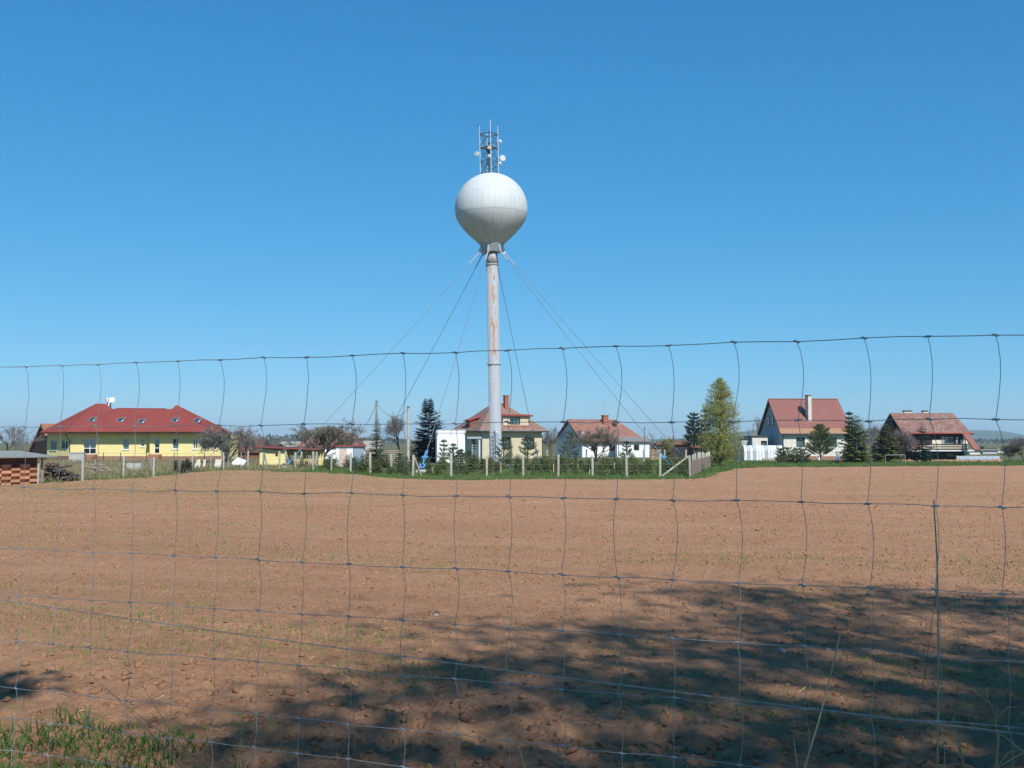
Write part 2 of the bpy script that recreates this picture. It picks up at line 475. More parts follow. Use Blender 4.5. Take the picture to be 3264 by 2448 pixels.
# chopped straw bits
x, y = scatter_in_field(800, 6.0, 22)
L_ = rng.uniform(0.015, 0.10, len(x)) ** 1.0 * rng.random(len(x)); a = rng.uniform(0, 6.28, len(x)); z = soil_h(x, y) + 0.012
dx, dy = np.cos(a) * L_ / 2, np.sin(a) * L_ / 2
px_, py_ = -np.sin(a) * 0.0016, np.cos(a) * 0.0016
up = rng.uniform(-0.01, 0.04, len(x))
V = np.stack([np.stack([x - dx - px_, y - dy - py_, z], -1), np.stack([x + dx - px_, y + dy - py_, z + up], -1),
              np.stack([x + dx + px_, y + dy + py_, z + up + 0.004], -1), np.stack([x - dx + px_, y - dy + py_, z + 0.004], -1)], 1).reshape(-1, 3)
F = (np.arange(len(x)) * 4)[:, None] + np.arange(4)[None]
props(np_obj('straw_litter', V, F, m_straw), 'scraps of pale straw scattered on the near soil', 'straw', kind='stuff')

# grass: near verge, enclosure verge, right-hand verge, rough bank on the left
def gz(x, y): return ground_z(x, y)
def sow(n, x0, x1, y0, y1, test):
    x = rng.uniform(x0, x1, n); y = rng.uniform(y0, y1, n)
    k = test(x, y); return x[k], y[k]
x, y = sow(100000, -9, 9, 2.5, 11, lambda x, y: (fence_n(x, y) > 0.3) & (fence_n(x, y) < 3.32 + 0.5 * (vnoise(x * 1.1, y * 1.1, 41) - 0.5)) &
           (vnoise(x * 1.7, y * 1.7, 42) + 0.7 * vnoise(x * 5, y * 5, 43) + np.clip(-x * 0.12, -0.25, 0.2) > 0.86) & ((x < -2.35 + 0.6 * vnoise(y * 1.3, x * 1.3, 46)) | (vnoise(x * 2.2, y * 2.2, 44) > 0.8)))
h = rng.uniform(0.03, 0.13, len(x)) * (0.5 + 0.9 * vnoise(x * 2.2, y * 2.2, 45))
V, F = blades(x, y, soil_h(x, y), h, 0.010, 2.2)
props(np_obj('near_grass', V, F, m_grass), 'clumps of fresh green grass at the near field edge', 'grass', kind='stuff')
x, y = sow(60000, -26, 20, 53, 92, lambda x, y: ~inside(x + 2.0 * (vnoise(x * .9, y * .9, 61) - .5), y + 3.2 * (vnoise(x * .8, y * .5, 62) - .38)))
h = rng.uniform(0.05, 0.17, len(x))
V, F = blades(x, y, gz(x, y), h, 0.035, 0.6)
props(np_obj('verge_grass', V, F, m_verge), 'green grass verge around the fenced tower plot', 'grass', kind='stuff')
m_lawn = leaf_mat('lawn_green', (0.085, 0.145, 0.035), (0.13, 0.2, 0.055), scale=0.2, trans=0.35)
x, y = sow(42000, 12, 75, 74, 118, lambda x, y: ~inside(x, y + 3.5 * (vnoise(x * .6, y * .4, 63) - .4)))
V, F = blades(x, y, gz(x, y), rng.uniform(0.08, 0.22, len(x)), 0.045, 0.5)
props(np_obj('lawn_grass', V, F, m_lawn), 'bright green lawn strip before the houses on the far edge', 'grass', kind='stuff')
x, y = sow(42000, -62, -14, 50, 112, lambda x, y: ~inside(x + 1.2 * (vnoise(x * .8, y * .8, 64) - .4), y + 1.5 * (vnoise(x * .8, y * .5, 65) - .4)) & (x < -12 - 0.12 * (y - 50)))
tall = vnoise(x * 0.35, y * 0.35, 51)
V, F = blades(x, y, gz(x, y), rng.uniform(0.08, 0.3, len(x)) * (0.6 + 1.2 * tall), 0.04, 0.7)
props(np_obj('rough_grass', V, F, m_dry), 'rough straw-coloured grass on the bank below the yellow house', 'grass', kind='stuff')

# far wooded hills beyond the right-hand houses
m_hill = mat('wooded_hill', (0.05, 0.085, 0.035), (0.11, 0.13, 0.06), scale=0.004, rough=0.95)
prof = [(1500, 1412), (1800, 1406), (2150, 1398), (2330, 1383), (2420, 1368), (2560, 1362), (2780, 1365), (2950, 1372), (3075, 1371), (3130, 1369), (3200, 1374), (3264, 1386), (3400, 1395), (3700, 1407), (4000, 1412)]
hx = np.linspace(1500, 4000, 120); hy = np.interp(hx, [p[0] for p in prof], [p[1] for p in prof])
rows = []
for t in np.linspace(0, 1, 16):
    d = 3600 + 1700 * t
    r = []
    for px, py in zip(hx, hy):
        top = W(px, py, 4400)
        hgt = max(top.z, 0.5) * math.sin(math.pi * min(1, max(0, t * 0.94 + 0.03))) ** 0.8
        q = W(px, 1410, d)
        r.append((q.x, d, -0.6 + hgt * (0.94 + 0.12 * float(vnoise(np.array([q.x * 0.006]), np.array([d * 0.006]), 9)[0]))))
    rows.append(r)
V = np.array(rows).reshape(-1, 3); I = np.arange(len(V)).reshape(16, 120)
F = np.stack([I[:-1, :-1], I[:-1, 1:], I[1:, 1:], I[1:, :-1]], -1).reshape(-1, 4)
props(np_obj('hills', V, F, m_hill, smooth=True), 'long wooded hill on the horizon at right', kind='structure')

# distant wood and hedges along the horizon, too far to tell tree from tree
m_wood = leaf_mat('far_wood', (0.06, 0.07, 0.035), (0.13, 0.12, 0.07), scale=0.02, trans=0.2)
xw = rng.uniform(-900, 950, 26000); yw = rng.uniform(1050, 1500, 26000)
env_ = np.clip(vnoise(xw * 0.012, xw * 0 + 3.0, 71) * 1.6 - 0.35, 0, 1)
kk_ = rng.random(26000) < env_
xw, yw, env_ = xw[kk_], yw[kk_], env_[kk_]
zw = rng.random(len(xw)) ** 0.7 * (2.0 + 7.0 * env_) * (0.6 + 0.6 * vnoise(xw * 0.15, yw * 0.02, 72))
aw = rng.uniform(0, 6.28, len(xw)); sw = rng.uniform(0.8, 1.8, len(xw))
V = np.stack([np.stack([xw - np.cos(aw) * sw, yw - np.sin(aw) * sw, zw], -1), np.stack([xw + np.cos(aw) * sw, yw + np.sin(aw) * sw, zw + rng.uniform(-.6, .6, len(xw))], -1),
              np.stack([xw + rng.uniform(-.6, .6, len(xw)), yw, zw + sw * 1.5], -1)], 1).reshape(-1, 3)
F = np.arange(len(xw) * 3).reshape(-1, 3)
props(np_obj('distant_woods', V, F, m_wood), 'hazy line of distant woods on the horizon', 'woods', kind='stuff')
# ------------------------------------------------------------------ water tower
TD = 90.0
TB = W(1581, 1487, TD); TB.z = 0.0
tower = thing('water_tower', 'tall white ball-shaped water tower on one guyed steel pipe with rooftop antenna mast', 'water tower', TB)
TILT = -0.0193
tower.rotation_euler = (0, TILT, 0)
R_inv = Matrix.Rotation(TILT, 4, 'Y').inverted()
def tl(p): return R_inv @ (Vector(p) - TB)               # world point to tower coordinates
m_tank = mat('tank_paint', (0.47, 0.50, 0.50), (0.56, 0.585, 0.58), scale=2.2, rough=0.6, bump=0.12, bscale=5, stretch=(1.6, 1.6, 0.35), rand=0.035, bdist=0.03)
m_core = mat('tank_seam', (0.3, 0.33, 0.34), (0.38, 0.4, 0.41), scale=5, rough=0.6)
m_galv = mat('galvanised_steel', (0.42, 0.45, 0.47), (0.55, 0.58, 0.6), scale=8, rough=0.45, metal=0.5)
m_dark_steel = mat('dark_steel', (0.07, 0.09, 0.12), (0.12, 0.14, 0.17), scale=8, rough=0.55, metal=0.3)
m_collar = mat('collar_paint', (0.30, 0.36, 0.36), (0.4, 0.45, 0.45), scale=4, rough=0.55)
# pipe paint with rust showing through where the paint has peeled
m_pipe, nt, b = nodes_of('pipe_paint')
N, L = nt.nodes, nt.links
tc = N.new('ShaderNodeTexCoord')
mp = N.new('ShaderNodeMapping'); mp.inputs['Scale'].default_value = (5.0, 5.0, 0.9); L.new(tc.outputs['Object'], mp.inputs['Vector'])
n1 = N.new('ShaderNodeTexNoise'); n1.inputs['Scale'].default_value = 1.3; n1.inputs['Detail'].default_value = 9; n1.inputs['Roughness'].default_value = 0.62; L.new(mp.outputs[0], n1.inputs['Vector'])
sx = N.new('ShaderNodeSeparateXYZ'); L.new(tc.outputs['Object'], sx.inputs[0])
def mrange(inp, a, b_, c, d):
    r = N.new('ShaderNodeMapRange'); r.inputs['From Min'].default_value = a; r.inputs['From Max'].default_value = b_
    r.inputs['To Min'].default_value = c; r.inputs['To Max'].default_value = d; L.new(inp, r.inputs['Value']); return r.outputs[0]
def mth(op, a, b_):
    r = N.new('ShaderNodeMath'); r.operation = op
    for i, q in enumerate((a, b_)):
        if isinstance(q, (int, float)): r.inputs[i].default_value = q
        else: L.new(q, r.inputs[i])
    return r.outputs[0]
front = mrange(sx.outputs['Y'], -0.15, -0.5, 0.0, 0.17)       # the weather side peels
side = mth('ABSOLUTE', mth('ADD', sx.outputs['X'], 0.02), 0.0)
front = mth('SUBTRACT', front, mrange(side, 0.1, 0.5, 0.0, 0.13))
up = mrange(sx.outputs['Z'], 8.0, 9.3, -0.06, 0.055)
msk = mth('ADD', mth('ADD', n1.outputs[0], front), up)
rr = N.new('ShaderNodeValToRGB'); rr.color_ramp.elements[0].position = 0.735; rr.color_ramp.elements[1].position = 0.755
L.new(msk, rr.inputs['Fac'])
n3 = N.new('ShaderNodeTexNoise'); n3.inputs['Scale'].default_value = 14; L.new(tc.outputs['Object'], n3.inputs['Vector'])
rust = N.new('ShaderNodeValToRGB'); rust.color_ramp.elements[0].color = (0.23, 0.10, 0.04, 1); rust.color_ramp.elements[1].color = (0.42, 0.27, 0.15, 1); L.new(n3.outputs[0], rust.inputs['Fac'])
n4 = N.new('ShaderNodeTexNoise'); n4.inputs['Scale'].default_value = 0.8; n4.inputs['Detail'].default_value = 7; L.new(mp.outputs[0], n4.inputs['Vector'])
pt = N.new('ShaderNodeValToRGB'); pt.color_ramp.elements[0].color = (0.27, 0.285, 0.305, 1); pt.color_ramp.elements[1].color = (0.37, 0.385, 0.405, 1); L.new(n4.outputs[0], pt.inputs['Fac'])
mx = N.new('ShaderNodeMix'); mx.data_type = 'RGBA'; L.new(rr.outputs[0], mx.inputs[0]); L.new(pt.outputs[0], mx.inputs[6]); L.new(rust.outputs[0], mx.inputs[7])
L.new(mx.outputs[2], b.inputs['Base Color']); b.inputs['Roughness'].default_value = 0.5

ZC = W(1564, 668, TD).z; RT = 3.2
PH = math.radians(53.8)
# pipe
pipe = MB().lathe([(0.62, 0.0), (0.62, 0.25), (0.535, 0.26), (0.53, ZC - 4.75)], 40).build('support_pipe', m_pipe, tower, smooth=False)
for p in pipe.data.polygons: p.use_smooth = len(p.vertices) == 4
zf1, zf2 = W(1570, 844, TD).z, W(1577, 1161, TD).z
for z in (zf1, zf2):
    MB().lathe([(0.534, z - 0.05), (0.60, z - 0.05), (0.60, z + 0.05), (0.534, z + 0.05)], 40).build('pipe_flange', m_collar, pipe)
MB().lathe([(0.545, zf1 + 0.05), (0.52, zf1 + 0.6), (0.46, ZC - 3.72)], 40).build('pipe_neck', m_pipe, pipe, smooth=True)
MB().lathe([(1.25, -0.1), (1.25, 0.12), (1.1, 0.2)], 24).build('foundation', mat('concrete', (0.36, 0.34, 0.31), (0.46, 0.44, 0.4), scale=6, bump=0.3), tower)
# tank: core and overlapping plates
# outline of the tank: a ball above, drawn out below like a drop
_pz = np.array([0.0, 0.15, 0.30, 0.51, 0.71, 0.95]); _pr = np.array([1.0, 0.987, 0.932, 0.79, 0.605, 0.345])
_pc = np.polyfit(_pz, _pr, 4)
def tank_r(zn):                                       # zn = height over the widest level, in radii
    return math.sqrt(max(0.0, 1 - zn * zn)) if zn >= -0.12 else float(np.polyval(_pc, -zn))
def tank_n(zn):
    if zn >= -0.12: return math.sqrt(max(0.0, 1 - zn * zn)), zn
    dr = -(tank_r(zn + 0.01) - tank_r(zn - 0.01)) / 0.02
    k = math.hypot(1, dr); return 1 / k, dr / k
zs_low = list(np.linspace(-0.955, -0.12, 26)) + [math.sin(a_) for a_ in np.linspace(-0.1, math.pi / 2 - 0.02, 28)]
def tank_p(zn, th, inset=0.0):
    nr, nz_ = tank_n(zn)
    r_ = RT * tank_r(zn) - inset * nr; z_ = ZC + RT * zn - inset * nz_
    return (r_ * math.cos(th), r_ * math.sin(th), z_), (nr * math.cos(th), nr * math.sin(th), nz_)
prof = [(0.9, ZC - RT * 0.965)] + [(math.hypot(*tank_p(zn, 0, 0.024)[0][:2]), tank_p(zn, 0, 0.024)[0][2]) for zn in zs_low]
tank = MB().lathe(prof, 64).build('tank', m_core, tower, smooth=True)
def plate(n, z0, z1, seg=5):
    gap = 0.011
    a0, a1 = math.asin(max(-1, z0)), math.asin(min(1, z1))
    aa = np.linspace(a0, a1, seg + 1); dth = 2 * math.pi / n
    vs, nn_, fs = [], [], []
    for i, a_ in enumerate(aa):
        zn = math.sin(a_)
        zn += (gap / RT if i == 0 else (-gap / RT if i == seg else 0)) * max(0.12, math.cos(a_))
        gt = gap / max(0.3, RT * tank_r(zn))
        for j in range(seg + 1):
            p, q = tank_p(zn, gt + (dth - 2 * gt) * j / seg); vs.append(p); nn_.append(q)
    for i in range(seg):
        for j in range(seg):
            a = i * (seg + 1) + j; fs.append((a, a + 1, a + seg + 2, a + seg + 1))
    ring = list(range(seg + 1)) + [i * (seg + 1) + seg for i in range(1, seg + 1)] + [seg * (seg + 1) + j for j in range(seg - 1, -1, -1)] + [i * (seg + 1) for i in range(seg - 1, 0, -1)]
    k0 = len(vs); m = len(ring)
    for q in ring: vs.append(vs[q]); nn_.append(nn_[q])
    for q in ring: vs.append(tuple(vs[q][c_] - nn_[q][c_] * 0.023 for c_ in range(3))); nn_.append(nn_[q])
    for i in range(m): fs.append((k0 + (i + 1) % m, k0 + i, k0 + m + i, k0 + m + (i + 1) % m))
    mb = MB(); mb.v = vs; mb.f = fs
    me = mb.mesh('plate', m_tank, True)
    me.normals_split_custom_set_from_vertices(nn_)
    return me
sd_ = lambda d_: math.sin(math.radians(d_))
courses = [(14, -0.955, -0.56, 0.0), (20, -0.56, sd_(-10), 0.05), (20, sd_(-10), sd_(23), 0.13), (18, sd_(23), sd_(57), 0.3), (10, sd_(57), sd_(88), 0.1)]
for n, a0, a1, off in courses:
    me = plate(n, a0, a1)
    for i in range(n):
        s = 1 + random.uniform(-0.0014, 0.0014)
        place('plate', me, tank, rot=(0, 0, off + 2 * math.pi * i / n), scale=(s, s, 1))
# collar under the tank with guy lugs
collar = MB().lathe([(0.45, ZC - 3.80), (0.70, ZC - 3.80), (0.74, ZC - 3.76), (1.09, ZC - 3.12), (1.12, ZC - 3.04), (0.9, ZC - 3.02)], 36).build('collar', m_collar, tower)
anchors = [(XR(1345, 72), 72.0), (XR(2139, 74), 74.0), (XR(2189, 95), 95.0), (XR(1715, 107), 107.0), (XR(1190, 101), 101.0), (XR(917, 84), 84.0)]
ang = [math.degrees(math.atan2(b_ - TB.y, a - TB.x)) for a, b_ in anchors]
names = {}
m_cable = mat('guy_cable', (0.20, 0.22, 0.24), (0.28, 0.3, 0.32), scale=20, rough=0.5, metal=0.4)
m_blue = mat('blue_paint', (0.07, 0.25, 0.47), (0.12, 0.31, 0.52), scale=6, rough=0.45)
m_conc = MATS['concrete']
for a, (ancx, ancy) in zip(ang, anchors):
    t = math.radians(a)
    c, s = math.cos(t), math.sin(t)
    lug = MB()
    lug.slab([(0.98 * c - 0.06 * s, 0.98 * s + 0.06 * c, ZC - 3.15), (1.5 * c - 0.06 * s, 1.5 * s + 0.06 * c, ZC - 3.95), (1.1 * c - 0.06 * s, 1.1 * s + 0.06 * c, ZC - 3.95)], 0.0) if False else None
    P = [Vector((0.98, 0, ZC - 3.25)), Vector((1.12, 0, ZC - 3.42)), Vector((1.26, 0, ZC - 3.84)), Vector((1.12, 0, ZC - 3.92)), Vector((0.68, 0, ZC - 3.78))]
    vs = [Vector((p.x * c - e * s, p.x * s + e * c, p.z)) for e in (-0.07, 0.07) for p in P]
    lug.add(vs, [(0, 1, 2, 3, 4), (9, 8, 7, 6, 5)] + [(i, i + 5, (i + 1) % 5 + 5, (i + 1) % 5) for i in range(5)])
    lug.build('guy_lug', m_galv, collar)
    top = Vector((1.19 * c, 1.19 * s, ZC - 3.87))
    Rg = 18.0
    gw = Vector((ancx, ancy, 0.3))
    end = tl(gw)
    d = (top - end).normalized(); Lg = (top - end).length
    pts = []
    for i in range(9):
        u = i / 8
        p = top.lerp(end + d * 1.2, u); p.z -= 0.10 * 4 * u * (1 - u)
        pts.append(p)
    cable = MB().tube(pts, 0.022, 5).build('guy_cable', m_cable, tower)
    MB().tube([top, top - d * 1.35], [0.055, 0.05], 6).build('socket', m_galv, cable)
    # blue turnbuckle: two plates, a cross piece and a shackle on the anchor
    sd = Vector((-s, c, 0))
    tb = MB()
    for e in (-0.07, 0.07):
        q0, q1 = end + d * 1.7 + sd * e, end + d * 0.75 + sd * e
        tb.tube([q0, q1], 0.035, 4)
    tb.tube([end + d * 1.05 - sd * 0.22, end + d * 1.05 + sd * 0.22], 0.09, 6)
    tb.tube([end + d * 0.75, end + d * 0.35], [0.05, 0.05], 5)
    tb.tube([end + d * 0.4 - sd * 0.16, end + d * 0.02 - sd * 0.16], 0.07, 4).tube([end + d * 0.4 + sd * 0.16, end + d * 0.02 + sd * 0.16], 0.07, 4).tube([end + d * 0.1 - sd * 0.24, end + d * 0.1 + sd * 0.2], 0.07, 5)
    tb.build('turnbuckle', m_blue, cable)
    an = MB()
    q = tl((gw.x, gw.y, 0))
    an.add([(q.x + X_ * w, q.y + Y_ * w, q.z + z) for z, w in ((-0.1, 0.42), (0.22, 0.3)) for X_, Y_ in ((-1, -1), (1, -1), (1, 1), (-1, 1))],
           [(0, 3, 2, 1), (4, 5, 6, 7), (0, 1, 5, 4), (1, 2, 6, 5), (2, 3, 7, 6), (3, 0, 4, 7)])
    an.build('anchor_block', m_conc, tower)
# small hatch, ladder and bracket at the pipe foot
hx = W(1590, 1440, TD)
hatch = MB().box(0.02, 0.38, -0.66, -0.5, 1.35, 3.05).build('hatch_box', m_tank, tower)
MB().box(0.05, 0.35, -0.69, -0.66, 1.45, 2.95).build('hatch_door', m_galv, hatch)
lad = MB()
for xx in (-0.5, -0.05): lad.tube([(xx, -0.85, 0.2), (xx, -0.85, 3.0), (xx, -0.55, 3.15)], 0.03, 5)
ladder = lad.build('ladder', m_dark_steel, tower)
for i in range(8): MB().tube([(-0.5, -0.85, 0.5 + i * 0.35), (-0.05, -0.85, 0.5 + i * 0.35)], 0.022, 5).build('rung', m_dark_steel, ladder)
# lattice mast on top
zb, zt = ZC + RT - 0.12, W(1560, 428, TD).z
cxm = -0.10
cor = [(-0.785, -0.165), (0.165, -0.785), (0.785, 0.165), (-0.165, 0.785)]
cor = [(cxm + a * 1.02 + 0.0, b_ * 1.02) for a, b_ in cor]
mast = MB()
for i in range(4):
    a, b_ = cor[i], cor[(i + 1) % 4]
    mast.bar((a[0], a[1], zb - 0.02), (b_[0], b_[1], zb - 0.02), 0.055)
m_ob = mast.build('mast_base', m_galv, tower)
bays = 3
hb = (zt - zb) / bays
for i in range(4):
    a, b_ = cor[i], cor[(i + 1) % 4]
    MB().tube([(a[0], a[1], zb - 0.25), (a[0], a[1], zt)], 0.05, 8).build('mast_leg', m_galv, m_ob)
    for k in range(bays + 1):
        z = zb + hb * k + (0.12 if k == 0 else 0)
        MB().bar((a[0], a[1], z), (b_[0], b_[1], z), 0.05 if k in (0, 3) else 0.036).build('mast_beam', m_dark_steel, m_ob)
    MB().bar((a[0], a[1], zb + 0.75), (b_[0], b_[1], zb + 0.75), 0.022).build('guard_rail', m_dark_steel, m_ob)
    for k in range(bays):
        z0, z1 = zb + hb * k + 0.1, zb + hb * (k + 1)
        br = MB(); br.bar((a[0], a[1], z0), (b_[0], b_[1], z1), 0.026); br.bar((b_[0], b_[1], z0), (a[0], a[1], z1), 0.026)
        br.build('cross_brace', m_dark_steel, m_ob)
MB().add([(p[0] * 0.98, p[1] * 0.98, zb + hb * 2 + 0.04) for p in cor] + [(p[0] * 0.98, p[1] * 0.98, zb + hb * 2 + 0.09) for p in cor],
         [(3, 2, 1, 0), (4, 5, 6, 7), (0, 1, 5, 4), (1, 2, 6, 5), (2, 3, 7, 6), (3, 0, 4, 7)]).build('platform', m_galv, m_ob)
for i, py in enumerate((402, 390, 401, 409)):
    z = W(1560, py, TD).z
    MB().tube([(cor[i][0], cor[i][1], zt), (cor[i][0], cor[i][1], z)], 0.04, 6).build('whip_antenna', m_galv, m_ob)
zl = W(1528, 402, TD).z
MB().tube([(cor[0][0], cor[0][1], zl), (cor[0][0] - 0.2, cor[0][1], zl - 0.05), (cor[0][0] - 0.2, cor[0][1], zl + 0.16)], 0.03, 5).build('wind_sensor', m_dark_steel, m_ob)
for q in range(3):                                          # feeder cables inside the mast
    MB().tube([(cxm + 0.1 * q - 0.1, 0.05, zb), (cxm + 0.05 * q - 0.06, 0.0, zb + hb * 2.4)], 0.03, 5).build('feeder_cable', m_dark_steel, m_ob)
m_dish = mat('dish_white', (0.74, 0.75, 0.74), (0.8, 0.8, 0.79), scale=4, rough=0.5)
m_radome = mat('dish_face', (0.52, 0.52, 0.5), (0.58, 0.58, 0.56), scale=4, rough=0.6)
def dish(px, py, rad, dirx, diry, corner, dep=0.18):
    w = tl(W(px, py, TD + TB.y - TB.y)); yy = cor[corner][1]
    c = Vector((w.x, yy - 0.05, w.z)); dv = Vector((dirx, diry, 0.0)).normalized()
    o = MB(); o.tube([c, c - dv * 0.06, c - dv * (0.06 + dep)], [rad, rad, rad * 0.55], 20)
    ob = o.build('dish', m_dish, m_ob)
    MB().tube([c + dv * 0.004, c + dv * 0.02], [rad * 0.86, rad * 0.8], 20).build('dish_face', m_radome, ob)
    MB().tube([c - dv * 0.2, Vector((cor[corner][0], cor[corner][1], w.z))], 0.035, 5).build('dish_arm', m_galv, ob)
dish(1518.7, 493, 0.23, -0.6, -0.8, 0)
dish(1602.5, 502.6, 0.26, 0.45, -0.9, 2)
dish(1596.5, 449, 0.16, 0.85, -0.5, 2)
dish(1597, 519, 0.14, 0.7, -0.3, 2, 0.3)
dish(1559, 479, 0.15, -0.5, -0.86, 1, 0.3)
dish(1559, 505, 0.15, -0.5, -0.86, 1, 0.3)
# ------------------------------------------------------------------ building helpers
def ZR(yr, d): return CAMZ + (HORIZON - 1200 - yr / K) / FPX * d          # height of a region row at depth d
m_dark = mat('dark_interior', (0.02, 0.02, 0.022), (0.03, 0.03, 0.03))
m_white_frame = mat('white_frame', (0.75, 0.76, 0.76), (0.8, 0.8, 0.8), rough=0.4)
m_green_frame = mat('dark_green_frame', (0.02, 0.05, 0.04), (0.03, 0.06, 0.05), rough=0.5)
m_brown_frame = mat('brown_frame', (0.06, 0.035, 0.025), (0.09, 0.05, 0.03), rough=0.6)
m_curtain = mat('curtain', (0.6, 0.62, 0.62), (0.42, 0.44, 0.46), scale=6, stretch=(3, 3, 0.3))
m_red_edge = mat('red_painted_metal', (0.36, 0.075, 0.05), (0.30, 0.07, 0.05), scale=3, rough=0.5)
m_brick_ch = mat('chimney_brick', (0.36, 0.13, 0.07), (0.28, 0.10, 0.06), scale=9, bump=0.3)
m_galvr = m_galv
class Plan:
    """A straight wall from p0 to p1 (left to right seen from outside)."""
    def __init__(s, p0, p1):
        s.p0, s.p1 = Vector(p0), Vector(p1); d = s.p1 - s.p0; s.L = d.length; s.d = d / s.L; s.inn = Vector((-s.d.y, s.d.x)); s.rz = math.atan2(s.d.y, s.d.x)
    def at(s, a, b=0.0): q = s.p0 + s.d * a + s.inn * b; return (q.x, q.y)
def wall(parent, p0, p1, z0, z1, m, holes=(), t=0.3, name='wall', gable=None):
    """Wall with real openings; holes are (s0, s1, za, zb) along the wall."""
    P = Plan(p0, p1); mb = MB()
    xs = sorted({0.0, P.L} | {h[0] for h in holes} | {h[1] for h in holes})
    zs = sorted({z0, z1} | {h[2] for h in holes} | {h[3] for h in holes})
    for i in range(len(xs) - 1):
        run = None
        for j in range(len(zs) - 1):
            cx, cz = (xs[i] + xs[i + 1]) / 2, (zs[j] + zs[j + 1]) / 2
            if any(h[0] < cx < h[1] and h[2] < cz < h[3] for h in holes): continue
            q = [P.at(xs[i]), P.at(xs[i + 1]), P.at(xs[i + 1], t), P.at(xs[i], t)]
            mb.prism(q, zs[j], zs[j + 1])
    if gable:                                         # (peak position, peak height): triangular top
        a, b_ = P.at(0), P.at(P.L); c = P.at(gable[0])
        a2, b2, c2 = P.at(0, t), P.at(P.L, t), P.at(gable[0], t)
        mb.add([(*a, z1), (*b_, z1), (*c, gable[1]), (*a2, z1), (*b2, z1), (*c2, gable[1])], [(0, 1, 2), (5, 4, 3), (1, 4, 5, 2), (2, 5, 3, 0), (0, 3, 4, 1)])
    mb.build(name, m, parent)
    return P
def window(parent, P, s0, s1, z0, z1, fm, mull=(), tran=(), curtain=None, sill=None, set_in=0.1, name='window', fw=0.075, panel=None):
    w, h = s1 - s0, z1 - z0
    mb = MB()
    e = 0.004
    y0, y1 = set_in, set_in + 0.07
    mb.box(-w / 2 + e, -w / 2 + fw, y0, y1, e, h - e).box(w / 2 - fw, w / 2 - e, y0, y1, e, h - e)
    mb.box(-w / 2 + fw, w / 2 - fw, y0, y1, e, fw).box(-w / 2 + fw, w / 2 - fw, y0, y1, h - fw, h - e)
    for u in mull: mb.box(-w / 2 + u * w - fw * .45, -w / 2 + u * w + fw * .45, y0 + 0.004, y1 - 0.004, fw, h - fw)
    for v in tran: mb.box(-w / 2 + fw, w / 2 - fw, y0 + 0.008, y1 - 0.008, v * h - fw * .45, v * h + fw * .45)
    c = P.at((s0 + s1) / 2)
    o = mb.build(name, fm, parent, loc=(c[0], c[1], z0), rz=P.rz)
    box('pane', glass_mat(), o, -w / 2 + fw * .6, w / 2 - fw * .6, y0 + 0.03, y0 + 0.036, fw * .6, h - fw * .6)
    if curtain:
        u0, u1, v0, v1 = curtain
        box('curtain', m_curtain, o, -w / 2 + u0 * w, -w / 2 + u1 * w, y1 + 0.08, y1 + 0.085, v0 * h, v1 * h)
    if sill: box('sill', sill, o, -w / 2 - 0.06, w / 2 + 0.06, -0.09, set_in - 0.005, -0.07, -0.005)
    if panel: box('door_panel', panel, o, -w / 2 + fw, w / 2 - fw, y0 + 0.01, y0 + 0.05, fw, h * 0.35)
    return o
def hip_roof(parent, poly, ze, ridge, m, name='roof', t=0.16):
    """poly: ccw eave corners (x, y, ridge index); ridge: list of (x, y, z)."""
    n = len(poly)
    vs = [(x, y, ze - t) for x, y, r in poly] + [(x, y, ze) for x, y, r in poly] + list(ridge)
    fs = [tuple(range(n))[::-1]] + [(i, (i + 1) % n, (i + 1) % n + n, i + n) for i in range(n)]
    for i in range(n):
        j = (i + 1) % n; ri, rj = poly[i][2], poly[j][2]
        fs.append((i + n, j + n, 2 * n + ri) if ri == rj else (i + n, j + n, 2 * n + rj, 2 * n + ri))
    mb = MB(); mb.v = vs; mb.f = fs
    return mb.build(name, m, parent)
def gutter(parent, a, b, m=None, r=0.06):
    return MB().tube([a, b], r, 6).build('gutter', m or m_dark_steel, parent)
def chimney(parent, x, y, z0, z1, w, d, m, cap=None):
    c = MB().box(x - w / 2, x + w / 2, y - d / 2, y + d / 2, z0, z1).build('chimney', m, parent)
    box('chimney_cap', cap or m_brick_ch, c, x - w / 2 - 0.07, x + w / 2 + 0.07, y - d / 2 - 0.07, y + d / 2 + 0.07, z1, z1 + 0.12)
    return c
